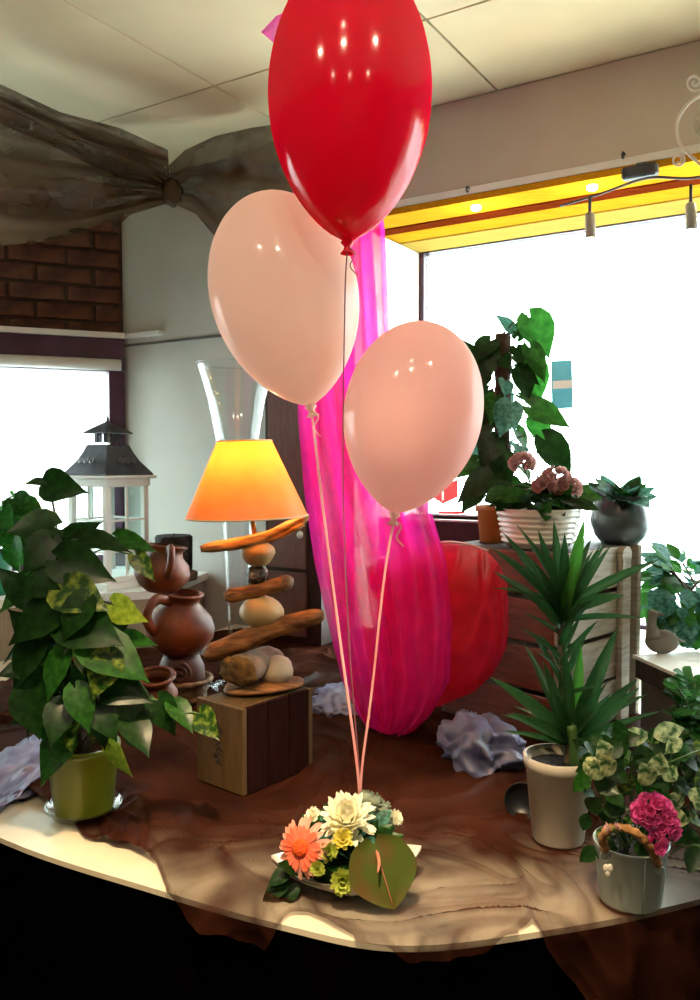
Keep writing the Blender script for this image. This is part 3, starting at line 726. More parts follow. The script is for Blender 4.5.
# dark bark candle on the ledge
cc = P(174, 580, 3.12); cc.z = LZ
cdl = thing('bark_candle', cc, 'black bark covered pillar candle on a woven base', 'candle')
put('woven_base', lathe([(.07, 0), (.086, .004), (.088, .03), (.076, .036)], 36, frame(cc), True, True, wob=lambda a, z: 1+.03*math.sin(24*a)), M['wicker'], cdl)
put('candle_body', lathe([(.066, .036), (.07, .05), (.07, .165), (.064, .172), (.05, .168), (.01, .166)], 40, frame(cc), True, True, wob=lambda a, z: 1+.035*noise.noise(V((math.cos(a)*4, math.sin(a)*4, z*12)))), M['bark'], cdl)
put('wick', tube([cc+V((0, 0, .165)), cc+V((.002, 0, .18))], .002, 6), M['ink'], cdl)

# ------------------------------------------------------------------ tall cabinet and trumpet vase behind the lamp
cabinet = thing('narrow_cabinet', WQ(1.0, ZT, .1), 'narrow brown wooden cabinet standing behind the driftwood lamp', 'cabinet')
ca, cb = .90, 1.14
put('body', slab(WQ, ca, cb, ZT+.0065, 1.72, .04, .17), M['darkwood'], cabinet, smooth=False)
dr = put('door', slab(WQ, ca+.02, cb-.06, 1.02, 1.68, .17, .182), M['cab'], cabinet, smooth=False)
put('knob', blob(WQ(cb-.075, 1.14, .19), (.012, .012, .014), .02), M['white'], dr)
put('lower_door', slab(WQ, ca+.02, cb-.06, ZT+.03, 1.005, .17, .182), M['cab'], cabinet, smooth=False)
vc = P(238, 560, 2.35); vc.z = ZT+.0065
vase = thing('trumpet_vase', vc, 'tall clear glass trumpet vase standing behind the lamp shade', 'vase')
k = 2.35/FPX
zt = P(238, 366, 2.35).z-ZT
put('glass_body', lathe(shell([(.0005, 0), (.085, 0), (.086, .008), (.03, .022), (.025, .05), (.032, .25), (.042, .45), (.058, zt-.23), (.082, zt-.1), (38*k, zt-.01), (40*k, zt)], .003), 40, frame(vc), True, False), M['vglass'], vase)
put('rim', tube([vc+V((40*k*math.cos(a), 40*k*math.sin(a), zt)) for a in [2*PI*i/40 for i in range(41)]], .0022, 6), M['vglass'], vase)

# ------------------------------------------------------------------ small crate and driftwood lamp
ca0 = T(243, 800, ZT); fx = V((.127, .152, 0)).normalized(); fy = V((-fx.y, fx.x, 0))
CW, CD, CH = .198, .135, .168
CM = Matrix.Identity(4)
for r in range(3): CM[r][0] = fx[r]; CM[r][1] = fy[r]
CM.translation = ca0+V((0, 0, .0065))
cr = thing('small_crate', ca0+fx*.1+fy*.07+V((0, 0, .0065)), 'small ochre wooden crate standing on end beneath the lamp', 'crate')
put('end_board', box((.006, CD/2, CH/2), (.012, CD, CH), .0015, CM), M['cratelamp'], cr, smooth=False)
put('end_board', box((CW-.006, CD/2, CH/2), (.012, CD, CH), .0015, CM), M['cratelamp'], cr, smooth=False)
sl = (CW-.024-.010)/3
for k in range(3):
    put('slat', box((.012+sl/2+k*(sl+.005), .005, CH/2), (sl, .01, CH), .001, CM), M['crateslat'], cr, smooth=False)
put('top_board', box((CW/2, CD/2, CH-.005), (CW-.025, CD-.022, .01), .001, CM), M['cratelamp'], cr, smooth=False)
ink = []
for k in range(5):   # worn stencil marks running up the end board
    y0 = .07; zc = .055+.017*k; pts = [(-.0009, y0+.014, zc+.005), (-.0009, y0+.002, zc+.009), (-.0009, y0-.004, zc+.001), (-.0009, y0+.008, zc-.003), (-.0009, y0-.012, zc-.004)]
    if k % 2: pts = [(p[0], 2*y0-p[1], p[2]) for p in pts]
    ink.append(xf(tube(crv([V(p) for p in pts], 14), .0013, 6), CM))
put('stencil_mark', join(*ink), M['ink'], cr)

ZL = ca0.z+.0065+CH; LDp = 1.70
lc = P(263, 690, LDp); lc.z = ZL
lamp = thing('driftwood_lamp', lc, 'table lamp of stacked driftwood and pebbles with a glowing parchment shade', 'lamp')
def lp(px, py, dd=0): return P(px, py, LDp+dd)
def drift(p0, p1, r0, r1, mat, bend=(0, 0, 0), flat=.7, seed=0, n=26, name='driftwood', m=20):
    p0, p1 = V(p0), V(p1); pts = crv([p0, (p0+p1)/2+V(bend), p1], n); vs, fs = [], []
    ax_ = (p1-p0).normalized(); up_ = V((0, 0, 1)); sd = ax_.cross(up_).normalized(); up_ = sd.cross(ax_)
    for i, p in enumerate(pts):
        t = i/n; r = (r0+(r1-r0)*t)*(1+.25*noise.noise(V((t*5, seed*3.7, 1)))); r *= (.55 if i in (0, n) else .85 if i in (1, n-1) else 1)
        for k in range(m):
            a = 2*PI*k/m; g = 1+.30*noise.noise(V((math.cos(a)*2.6+seed, math.sin(a)*2.6, t*2.2)))+.10*noise.noise(V((math.cos(a)*6, math.sin(a)*6+seed, t*9)))
            jag = ax_*(.010*noise.noise(V((math.cos(a)*3, math.sin(a)*3, seed+i))) if i in (0, 1, n-1, n) else 0)
            vs.append(p+up_*(math.cos(a)*r*g*flat)+sd*(math.sin(a)*r*g)+jag)
    for i in range(n):
        for k in range(m):
            k2 = (k+1) % m; fs.append((i*m+k, i*m+k2, (i+1)*m+k2, (i+1)*m+k))
    fs += [tuple(range(m))[::-1], tuple(n*m+k for k in range(m))]
    return put(name, (vs, fs), mat, lamp)
bz = ZL
put('base_plank', blob(V((lc.x, lc.y, bz+.010)), (.088, .062, .0115), .12, 1.5, 3, 2, Matrix.Rotation(.5, 4, 'Z')), M['drift2'], lamp)
put('flat_stone', blob(lp(276, 668, .01)+V((0, 0, -.004)), (.036, .04, .03), .1, 1.5, 3, 5), M['stone2'], lamp)
lg = tube(crv([lp(238, 671, -.06), lp(254, 664, 0), lp(272, 656, .06)], 10), [.040, .042, .042, .041, .040, .039, .038, .036, .035, .034, .030], 18, .72, up=(0, 0, 1))
put('log', ([v+V((1, 1, 1))*.003*noise.noise(v*60) for v in lg[0]], lg[1]), M['log'], lamp)
le = lp(238, 671, -.063); ax = (lp(238, 671, -.06)-lp(272, 656, .06)).normalized()
put('log_end', blob((0, 0, 0), (.041, .009, .029), .35, 6, 3, 4, axes(le, ax, (0, 0, 1))), M['logend'], lamp)
drift(lp(205, 655, -.02), lp(323, 614, -.01), .027, .019, M['drift2'], (0, 0, .004), .8, 1)
put('pebble', blob(lp(262, 612, 0), (.046, .042, .034), .05, 1.2, 3, 6, Matrix.Rotation(.12, 4, 'Y')), M['stone'], lamp)
drift(lp(225, 597, -.01), lp(291, 581, 0), .018, .018, M['drift2'], (0, 0, -.002), .8, 4)
put('driftwood_stub', blob(lp(287, 582, -.005), (.014, .015, .016), .3, 3, 3, 8), M['log'], lamp)
put('shell', blob(lp(257, 575, 0), (.022, .02, .02), .3, 2, 3, 9), M['stone_d'], lamp)
put('pebble', blob(lp(258, 553, 0), (.035, .032, .027), .10, 1.6, 3, 10), M['stone'], lamp)
drift(lp(201, 549, -.02), lp(308, 517, .0), .012, .012, M['drift'], (.01, 0, -.012), .9, 12, name='driftwood')
put('twig', tube(crv([lp(246, 541, -.01), lp(275, 538, -.012), lp(304, 524, -.01)], 12), [.006]*12+[.004], 8), M['drift'], lamp)
put('neck', tube([lp(256, 545, 0), lp(252, 518, 0), lp(248, 497, 0)], [.005, .005, .006], 10), M['brass'], lamp)
put('socket', tube([lp(248, 500, 0), lp(246, 484, 0)], [.013, .014], 14), M['brass'], lamp)
k = LDp/FPX
sc0 = lp(247, 517, 0); sc1 = lp(244.5, 441, 0)
sax = (sc1-sc0).normalized(); hh = (sc1-sc0).length
SM = axes(sc0, (0, 1, 0), sax)
sh = put('lamp_shade', lathe([(61*k, 0), (27*k, hh), (26.6*k, hh), (60.5*k, .0004)], 64, SM, False, False), M['shade'], lamp)
put('shade_binding', join(tube([SM @ V((61*k*math.cos(a), 61*k*math.sin(a), .001)) for a in [2*PI*i/64 for i in range(65)]], .0018, 6),
    tube([SM @ V((27*k*math.cos(a), 27*k*math.sin(a), hh)) for a in [2*PI*i/64 for i in range(65)]], .0018, 6)), M['trim'], sh)
put('shade_ring', join(*[tube([SM @ V((0, 0, hh*.72)), SM @ V((27*k*math.cos(a), 27*k*math.sin(a), hh*.97))], .0012, 5) for a in (0, 2.09, 4.19)]), M['brass'], sh)
bp = lp(245.5, 466, 0)
put('bulb', blob(bp, (.021, .021, .027), 0, 1, 3), M['bulb'], lamp)
ld = bpy.data.lights.new('bulb_light', 'POINT'); ld.energy = BULB_W; ld.color = (1, .66, .26); ld.shadow_soft_size = .024
lo = bpy.data.objects.new('bulb_light', ld); COL.objects.link(lo); lo.parent = lamp; lo.location = bp-lc+V((0, 0, .032))

# ------------------------------------------------------------------ flower arrangement
fc = T(347, 876, ZT+.0065)
fa = thing('flower_arrangement', fc, 'flower arrangement with coral gerbera, cream chrysanthemum and dark anthurium in a white dish', 'flower arrangement')
def dish(u, v):
    a = 2*PI*u; r = v
    q = 1/(abs(math.cos(a))**1.25+abs(math.sin(a))**1.25)**(1/1.25)
    rad = .118*r*q; rot = math.radians(8)
    up = .004+.020*max(0, (r-.55)/.45)**1.5+.016*max(0, q-.78)/.22*max(0, (r-.7)/.3)**2
    x, y = rad*math.cos(a), rad*math.sin(a)*.82
    return (fc.x+x*math.cos(rot)-y*math.sin(rot), fc.y+x*math.sin(rot)+y*math.cos(rot), fc.z+up)
dv = sheet(dish, 64, 12); lowv = ([v-V((0, 0, .004)) for v in dv[0]], [f[::-1] for f in dv[1]])
put('dish', join(dv, lowv), M['white_cer'], fa)
put('floral_foam', blob(fc+V((0, .005, .028)), (.07, .055, .04), .1, 2, 3, 2), M['lf_d'], fa)
FD = fc.y
def petal_ring(c, n, r0, L, wd, elev, Mf, droop=.2, jitter=.1, base=OVATE):
    """petals round an axis in frame Mf"""
    out = []
    for i in range(n):
        a = 2*PI*i/n+rnd(-jitter, jitter); l = L*rnd(.9, 1.08); e = elev+rnd(-jitter, jitter)*.6
        tab = [(0, .35), (.25, .75), (.6, 1), (.85, .75), (1, .12)]
        vs, fs = [], []
        for t, w_ in tab:
            rr = r0+l*t*math.cos(e-droop*t); zz = l*t*math.sin(e-droop*t)
            for cq in (-1, 0, 1):
                x, y = rr, cq*wd*w_*.5
                vs.append(Mf @ V((x*math.cos(a)-y*math.sin(a), x*math.sin(a)+y*math.cos(a), zz+abs(cq)*wd*.12)))
        for i2 in range(len(tab)-1):
            for k2 in range(2):
                q = i2*3+k2; fs.append((q, q+1, q+4, q+3))
        out.append((vs, fs))
    return join(*out)
def facing(c, n): return axes(c, V(n).orthogonal(), n)
def stemdown(c, parent, r=.002):
    e = V((c.x*.45+fc.x*.55, c.y*.4+fc.y*.6, fc.z+.04)); put('flower_stem', tube(crv([c, (c+e)/2+V((0, 0, .004)), e], 6), r, 6), M['stemg'], parent)
# gerbera
gc = P(301, 848, FD-.055); gm = facing(gc, (-.45, -.85, .35))
ger = put('gerbera', lathe([(.0005, -.006), (.008, -.005), (.012, .001)][::-1], 16, gm), M['stemg'], fa)
put('outer_petals', petal_ring(gc, 26, .011, .034, .0095, -.05, gm, .25), M['coral_tip'], ger)
put('inner_petals', petal_ring(gc, 22, .009, .024, .008, .25, gm, .25), M['coral'], ger)
put('heart', lathe([(.013, .001), (.0125, .005), (.009, .008), (.0005, .009)], 24, gm, False, False), M['coral_c'], ger)
stemdown(gc+V((.005, .01, 0)), fa)
# cream chrysanthemum
cc_ = P(348, 820, FD-.02); cm = facing(cc_, (-.1, -.55, .85))
ch = put('chrysanthemum', lathe([(.0005, -.012), (.014, -.008), (.02, .0)], 16, cm, False, True), M['stemg'], fa)
for k, (n, r0, L, e) in enumerate(((24, .008, .038, .0), (22, .007, .036, .25), (22, .006, .033, .5), (18, .005, .030, .75), (16, .003, .027, 1.0), (12, .002, .024, 1.2), (8, .001, .022, 1.4))):
    put('petals', petal_ring(cc_, n, r0, L, .010, e, cm, -.35 if k else .1, .2), M['cream_fl'], ch)
stemdown(cc_, fa)
def mum(px, py, dd, R, nrm, mat, name='button_mum'):
    c = P(px, py, FD+dd); m_ = facing(c, nrm)
    o = put(name, lathe([(.0005, -R*.4), (R*.5, -R*.2), (R*.6, 0)], 12, m_, False, True), M['stemg'], fa)
    for n, r0, L, e in ((16, .15, .9, .1), (14, .12, .85, .5), (10, .1, .7, .9), (6, .03, .6, 1.3)):
        put('petals', petal_ring(c, n, r0*R, L*R, R*.42, e, m_, -.2, .2), M[mat], o)
    stemdown(c, fa); return o
mum(328, 851, -.06, .016, (-.1, -.9, .4), 'lime_fl'); mum(343, 881, -.085, .020, (-.05, -.95, .25), 'lime_fl')
mum(343, 839, -.055, .016, (0, -.8, .5), 'yellow_fl'); mum(395, 818, .03, .013, (.5, -.6, .5), 'cream_fl'); mum(318, 868, -.075, .012, (-.2, -.9, .2), 'lime_fl'); mum(391, 845, -.01, .013, (.3, -.8, .4), 'lime_fl')
mum(313, 816, -.005, .014, (-.5, -.5, .7), 'cream_fl')
# anthurium
ac = P(383, 870, FD-.075)
am = axes(P(376, 850, FD-.07), P(392, 901, FD-.10)-P(376, 850, FD-.07), (.12, -.95, .45))
Lh = .082
tabA = [(-.10, .10), (0, .40), (.15, .54), (.35, .62), (.55, .56), (.75, .38), (.9, .19), (1, .01)]
tabA = [(p.x, max(p.y, .004)) for p in crv([(a, b, 0) for a, b in tabA], 28)]
vs, fs = [], []
for i, (t, wd) in enumerate(tabA):
    for c_i in range(9):
        q = c_i/4-1; vs.append(am @ V((q*wd*Lh, (t-.12*abs(q)*max(0, 1-t/.4))*Lh, .10*Lh*q*q-.12*Lh*t*t)))
for i in range(len(tabA)-1):
    for k in range(8): fs.append((i*9+k, i*9+k+1, i*9+k+10, i*9+k+9))
an = put('anthurium', (vs, fs), M['anth'], fa)
put('spadix', tube(crv([am @ V((0, .05*Lh, .002)), am @ V((.03*Lh, .2*Lh, .012)), am @ V((.12*Lh, .36*Lh, .018))], 8), [.0028]*6+[.002, .0016, .0008], 8), M['spadix'], an)
put('midrib', tube([am @ V((0, t*Lh, .0012-.12*Lh*t*t)) for t in (0, .2, .4, .6, .8, .95)], .0009, 5), M['spadix'], an)
stemdown(P(374, 858, FD-.055), fa)
# second dark leaf behind, thistle heads, foliage
for (px, py) in ((374, 803), (382, 810), (366, 800), (388, 822)):
    c = P(px, py, FD+.03); m_ = facing(c, (.2, -.5, .9))
    th = put('thistle', blob((0, 0, 0), (.011, .011, .012), .1, 3, 2, px, m_), M['thistle'], fa)
    put('bracts', join(*[petal_ring(c, 14, .006, .012, .003, e, m_, 0, .2) for e in (.2, .7, 1.1)]), M['thistle'], th); stemdown(c, fa)
for i in range(70):
    a = rnd(0, 2*PI); e = rnd(.0, 1.1); dirv = V((math.cos(a)*math.cos(e), math.sin(a)*math.cos(e)*.9, math.sin(e)*.9))
    B = fc+V((0, 0, .025))+V((dirv.x*.055, dirv.y*.045, dirv.z*.055)); L = rnd(.03, .05)
    leaf(fa, 'ovate', random.choice(('lf_d', 'lf_d', 'lf_m', 'lf_bl')), random.choice((0, 1)), B, B+(dirv+V((rnd(-.4, .4), rnd(-.4, .4), rnd(-.2, .3)))).normalized()*L, (0, -.5, .8), 1.1)
for (bx, by, tx, ty) in ((292, 868, 268, 884), (290, 880, 262, 898), (300, 885, 276, 905), (298, 872, 282, 862)):
    leaf(fa, 'ovate', 'lf_d', 1, P(bx, by, FD-.05), P(tx, ty, FD-.07), (0, -.6, .7), 1.0)

# ------------------------------------------------------------------ dracaena in cream pot
dc = T(558, 838, ZT+.0065)
dra = thing('potted_dracaena', dc, 'spiky two tiered dracaena in a tall cream plastic pot', 'plant')
s = dc.y/FPX
pot(dra, dc, [(.0005, 0), (25*s, 0), (26*s, .003), (33*s, 74*s), (35*s, 75*s), (36*s, 86*s), (34.5*s, 86.5*s)], M['cream_pot'], .003, 76*s)
DD = dc.y
stp = crv([P(568, 765, DD), P(570, 740, DD), P(566, 700, DD+.02), P(562, 650, DD+.03), P(560, 606, DD+.03)], 20)
put('cane', tube(stp, [.008]*6+[.007]*15, 10), M['stemb'], dra)
put('cane', tube(crv([P(575, 768, DD-.01), P(574, 745, DD-.01), P(571, 725, DD-.01)], 8), .009, 10), M['stemg'], dra)
dl = [ # tier base, tip, depth offset, material, droop, width
 (562, 610, 505, 556, -.03, 0, 1), (560, 606, 540, 530, .0, 0, 1), (564, 608, 585, 520, -.02, 1, 1.3), (560, 604, 555, 520, .03, 0, 1), (562, 604, 566, 535, -.03, 0, 1.1), (566, 606, 655, 565, -.03, 0, 1), (566, 612, 612, 598, -.08, 0, 1.4),
 (560, 620, 500, 575, .02, 0, .9), (558, 615, 512, 540, .03, 0, .8), (563, 618, 575, 560, -.05, 1, 1.1), (560, 612, 536, 560, -.06, 0, 1.1), (566, 615, 600, 545, .04, 0, .9), (565, 625, 590, 600, -.06, 0, 1.2), (560, 628, 540, 605, -.05, 0, 1.1),
 (570, 738, 504, 687, -.04, 0, 1.3), (570, 742, 525, 722, -.09, 0, 1.3), (568, 736, 545, 662, -.01, 0, 1.1), (570, 734, 566, 650, -.03, 0, 1.2), (572, 734, 582, 645, .0, 1, 1.2), (572, 734, 618, 642, -.02, 0, 1.35), (574, 738, 640, 684, .02, 0, 1.1),
 (574, 742, 650, 738, -.06, 0, 1.2), (574, 744, 700, 750, -.02, 0, 1.0), (572, 740, 600, 690, -.06, 0, 1.3), (570, 738, 555, 690, -.07, 0, 1.2), (572, 746, 625, 712, .05, 0, 1), (568, 740, 530, 650, .05, 0, .9), (572, 742, 632, 700, -.07, 0, 1)]
for (bx, by, tx, ty, dd, mi, ws) in dl:
    B = P(bx, by, DD+.02 if by < 650 else DD); Tt = P(tx, ty, DD+dd+.01)
    L = (Tt-B).length
    up = V((-(Tt-B).x*.5, -.85, .6))
    leaf(dra, 'strap', 'lf_drl' if mi else 'lf_dr', 1 if abs(tx-bx) > 35 else 0, B, Tt+V((0, 0, .12*L if abs(tx-bx) > 35 else 0)), up, 1.0*ws*min(1.5, .15/L))
for (bx, by, n, dd) in ((562, 612, 14, .03), (571, 740, 16, .0)):
    for i in range(n):
        a = i*2.39996+.5; e = rnd(.25, 1.25); L = rnd(.10, .17); dirv = V((math.cos(a)*math.cos(e), math.sin(a)*math.cos(e)*.8, math.sin(e)))
        B = P(bx, by+rnd(-6, 14), DD+dd*.7); leaf(dra, 'strap', 'lf_dr', random.choice((0, 1, 2)), B, B+dirv*L, (-dirv.x*.5, -.8, .7), .85)
for i in range(12):     # leaves along the cane between the tiers
    a = i*2.39996; B = P(562+rnd(-2, 3), 632+i*6.5, DD+.02); e = rnd(.5, 1.2); dirv = V((math.cos(a)*math.cos(e), math.sin(a)*math.cos(e)*.8-.1, math.sin(e)))
    leaf(dra, 'strap', 'lf_dr', 1, B, B+dirv*rnd(.07, .12), (-dirv.x*.5, -.8, .7), 1.0)
# black saucer leaning behind the pot
bs_ = T(529, 826, ZT+.0065)+V((0, .05, .026))
bsa = thing('plastic_saucer', bs_, 'black plastic plant saucer leaning against the cream pot', 'saucer')
put('dish', lathe(shell([(.0005, 0), (.028, 0), (.032, .012), (.033, .013)], .002), 32, frame(bs_, math.radians(-20), math.radians(78)), True, False), M['blackpl'], bsa)

# ------------------------------------------------------------------ tin bucket with kalanchoe and hoya
bc = T(630, 899, ZT+.0065)
bk = thing('bucket_planter', bc, 'pale tin bucket with rope handle, variegated foliage and magenta kalanchoe', 'planter')
s = bc.y/FPX; BD = bc.y
put('bucket', lathe(shell([(.0005, .003), (29*s, .003), (30*s, 0), (31*s, .003), (36*s, 58*s), (37.5*s, 60*s), (37.5*s, 62*s)], .002), 48, frame(bc), True, False), M['tin'], bk)
put('soil', lathe([(.0005, 54*s), (34*s, 52*s)][::-1], 24, frame(bc), False, True), M['soil'], bk)
put('seam', tube([bc+V((2*s, -31.2*s, .004)), bc+V((2*s, -36.6*s, 58*s))], .0008, 5), M['tin'], bk)
e_l = P(605, 850, BD-.03); e_r = P(659, 866, BD-.045)
hpts = crv([e_l, P(603, 836, BD-.05), P(616, 827, BD-.06), P(636, 833, BD-.075), P(652, 850, BD-.065), P(658, 864, BD-.05)], 40)
hv = tube(hpts, [.0058+.0012*math.sin(i*1.9) for i in range(41)], 10)
put('rope_handle', hv, M['rope'], bk)
for e in (e_l, e_r):
    put('ear', join(lathe([(.006, 0), (.008, .002), (.006, .004)], 14, frame(e+V((0, 0, -.006)), 0, PI/2), True, True), tube([e+V((0, -.002, -.012)), e+V((0, -.004, .004))], .0014, 6)), M['tin'], bk)
put('heart_tag', join(blob(P(606, 868, BD-.044), (.0045, .0015, .006), .1, 1, 2), blob(P(610, 868, BD-.045), (.0045, .0015, .006), .1, 1, 2), blob(P(608, 873, BD-.044), (.004, .0015, .006), .1, 1, 2)), M['white_cer'], bk)
# kalanchoe flower heads: every blossom its own part
fmv = join(*[petal_ring(V(), n, r0, L, .009, e, Matrix.Identity(4), -.3, .15) for n, r0, L, e in ((7, .001, .0105, .25), (6, .001, .009, .7), (5, .0005, .007, 1.15))])
fme = mesh('blossom', fmv, M['pink_fl']); fmd = mesh('blossom', fmv, M['dusty_fl'])
def head(parent, c, rx, rz, n, me, sc_=1.0, A=None):
    for i in range(n):
        a = i*2.39996; e = 1-1.55*(i+.5)/n; r = math.sqrt(max(0, 1-e*e)); nn = V((r*math.cos(a), e*.0-r*abs(math.sin(a)) if False else r*math.sin(a)*.8-.25, e)).normalized()
        inst('blossom', me, facing(V(c)+V((nn.x*rx, nn.y*rx*.8, nn.z*rz)), nn) @ Matrix.Scale(sc_*rnd(.85, 1.15), 4), parent)
    if A is not None: put('flower_stem', tube(crv([A, (V(A)+V(c))/2+V((.004, 0, 0)), c], 6), .002, 6), M['stemg'], parent)
hb = bc+V((0, 0, .05))
head(bk, P(652, 812, BD-.055), .021, .019, 22, fme, 1.0, hb); head(bk, P(664, 825, BD-.06), .015, .018, 14, fme, 1.0, hb); head(bk, P(657, 845, BD-.07), .006, .009, 4, fme, 1.0, hb)
head(bk, P(613, 828, BD-.075), .004, .003, 2, fmd, .7, hb)
for i in range(150):
    px = rnd(584, 706); py = rnd(735, 850)
    if py > 800 and 600 < px < 690 and random.random() < .7: continue
    if px < 595 and py > 815: continue
    B = P(px, py, BD+rnd(-.05, .09)); dirv = V((rnd(-1, 1), rnd(-1, .1), rnd(-.7, .6))).normalized()
    leaf(bk, 'ovate', random.choice(('lf_w', 'lf_d', 'lf_d', 'lf_m', 'lf_d', 'lf_d', 'lf_d', 'lf_v')), random.choice((0, 1)), B, B+dirv*rnd(.024, .045), (rnd(-.4, .4), -.8, .6), 1.2, hb.lerp(B, .6) if i % 3 == 0 else None, .001)
for i in range(9):
    put('stem', tube(crv([hb+V((rnd(-.02, .02), 0, 0)), P(rnd(600, 680), rnd(780, 800), BD), P(rnd(590, 705), rnd(738, 770), BD+rnd(-.03, .06))], 8), .0014, 5), M['stemg'], bk)
for (bx, by, tx, ty) in ((655, 775, 662, 755), (650, 785, 644, 765), (664, 780, 676, 768), (600, 780, 596, 762), (607, 760, 602, 742), (690, 800, 704, 790), (668, 815, 690, 822), (612, 775, 604, 758)):
    leaf(bk, 'ovate', 'lf_w', 1, P(bx, by, BD-.06), P(tx, ty, BD-.07), (0, -.9, .4), 1.5)

# ------------------------------------------------------------------ big apple crate with plants on top
kc = V((.468, 1.85, ZT+.0065)); kx = V((.73, .68, 0)).normalized(); ky = V((-.68, .73, 0)).normalized()
KW, KD, KH = .36, .345, .43
KM = Matrix.Identity(4)
for r in range(3): KM[r][0] = kx[r]; KM[r][1] = ky[r]
KM.translation = kc
kr = thing('apple_crate', kc+kx*.18+ky*.17, 'large slatted wooden apple crate carrying potted plants by the window', 'crate')
npk = 4; ph = (KH-.012*(npk-1))/npk
for i in range(npk):
    zc = ph/2+i*(ph+.012)
    put('plank', box((.5*(KW-.07), .006, zc), (KW-.07, .012, ph), .003, KM), M['cratewood'], kr, smooth=False)
    put('plank', box((.006, KD/2, zc), (.012, KD-.026, ph), .003, KM), M['crateshaded'], kr, smooth=False)
    put('plank', box((KW/2, KD-.006, zc), (KW, .012, ph), .003, KM), M['cratewood'], kr, smooth=False)
    put('plank', box((KW-.012, KD/2, zc), (.012, KD-.026, ph), .003, KM), M['cratewood'], kr, smooth=False)
put('batten', join(box((KW-.085, -.008, KH/2-.01), (.045, .016, KH-.02), .004, KM), lathe([(.0225, -.008), (.0225, .008)], 20, KM @ Matrix.Translation((KW-.085, -.008, KH-.02)) @ Matrix.Rotation(PI/2, 4, 'X'))), M['cratewood'], kr, smooth=False)
put('recess_shade_panel', box((KW-.04, .02, KH/2), (.05, .01, KH), .001, KM), M['crateborder'], kr, smooth=False)  # dark sheet set back to stand for the shade in the open recess
put('post', box((KW-.008, .002, KH/2), (.018, .022, KH), .002, KM), M['cratewood'], kr, smooth=False)
put('post', box((.02, .02, KH/2), (.018, .018, KH), .002, KM), M['crateborder'], kr, smooth=False)
put('top_board', box((KW/2, KD/2, KH-.006), (KW-.03, KD-.03, .012), .001, KM), M['crateborder'], kr, smooth=False)
KZ = kc.z+KH
# ribbed white bowl with dusty pink kalanchoe
wc = P(538, 545, 2.02); wc.z = KZ
wbw = thing('ribbed_bowl_plant', wc, 'white ribbed bowl of dusty pink kalanchoe on the apple crate', 'plant')
s = wc.y/FPX
prof = [(.0005, 0), (26*s, 0), (31*s, .005)]
for i in range(6): prof += [(33*s+i*1.0*s, (5+i*5.2)*s), (36.5*s+i*1.0*s, (6.5+i*5.2)*s), (36.5*s+i*1.0*s, (8.6+i*5.2)*s)]
prof += [(41*s, 38*s), (43*s, 40*s)]
put('bowl', lathe(shell(prof, .005), 48, frame(wc), True, False), M['white_cer'], wbw)
put('soil', lathe([(.0005, 34*s), (37*s, 32*s)][::-1], 24, frame(wc), False, True), M['soil'], wbw)
wt = wc+V((0, 0, 34*s))
for (px, py, r) in ((522, 463, .022), (556, 478, .026), (568, 488, .024), (545, 486, .02)):
    head(wbw, P(px, py, 1.96), r, r*.7, 15, fmd, 1.25, wt)
bush(wbw, wt, wt+V((0, 0, .06)), 46, .075, .07, (0, 1), ('lf_d', 'lf_m', 'lf_d'), 'ovate', (0, -.7, .7), .2, .0018, 1.1)
# philodendron on a pole in an orange pot
oc = P(497, 548, 2.17); oc.z = KZ
phi = thing('potted_philodendron', oc, 'tall climbing philodendron on a dark pole in an orange pot before the window', 'plant')
s = oc.y/FPX; OD = oc.y
pot(phi, oc, [(.0005, 0), (17*s, 0), (20*s, 30*s), (22*s, 30.5*s), (22*s, 36*s), (21*s, 36.5*s)], M['orange'], .004, 32*s)
pb2 = oc+V((.01, 0, 30*s)); pt2 = P(503, 334, OD)
put('moss_pole', tube(crv([pb2, pb2.lerp(pt2, .5), pt2], 14), [.022+.003*math.sin(i*1.7) for i in range(15)], 12), M['moss'], phi)
def pax2(y): return pb2.lerp(pt2, max(0, min(1, (520-y)/(520-334))))
pl2 = [(530, 318, 554, 356, 'lf_b', 1, 1.15, -.03), (478, 362, 457, 336, 'lf_d', 0, .6, -.02), (530, 348, 547, 382, 'lf_m', 1, .7, -.04), (512, 330, 496, 314, 'lf_bl', 0, .8, .0), (518, 336, 528, 312, 'lf_d', 0, .8, .02), (534, 364, 541, 404, 'lf_b', 1, .8, .0),
       (532, 408, 574, 424, 'lf_m', 1, .8, -.05), (534, 420, 553, 446, 'lf_b', 1, .9, .0), (489, 415, 472, 444, 'lf_d', 1, .8, -.03), (487, 410, 484, 432, 'lf_b', 1, .8, .03), (510, 405, 500, 436, 'lf_bl', 1, 1.1, -.08), (545, 440, 576, 478, 'lf_d', 1, .9, -.04), (476, 462, 449, 478, 'lf_m', 1, .7, -.04),
       (492, 474, 456, 500, 'lf_d', 1, .8, -.06), (495, 440, 480, 468, 'lf_d', 1, 1.0, -.05), (520, 372, 532, 400, 'lf_d', 1, 1.0, -.03), (490, 350, 480, 385, 'lf_d', 1, .8, -.02), (486, 370, 476, 392, 'lf_d', 1, .7, -.02), (545, 455, 572, 462, 'lf_m', 1, .7, .02), (500, 455, 512, 486, 'lf_d', 1, 1, -.05), (478, 488, 462, 512, 'lf_d', 1, .9, -.05)]
for (bx, by, tx, ty, mk, di, ws, dd) in pl2:
    leaf(phi, 'heart', mk, di, P(bx, by, OD+dd), P(tx, ty, OD+dd-.02), (rnd(-.2, .2), -.9, .4), ws*1.1, pax2(by+12), .002)
bush(phi, pax2(505), pax2(340), 34, lambda t: .07-.02*t, .075, (0, 1), ('lf_d', 'lf_d', 'lf_m', 'lf_bl'), 'heart', (0, -.8, .6), .8, .0018, 1.0)
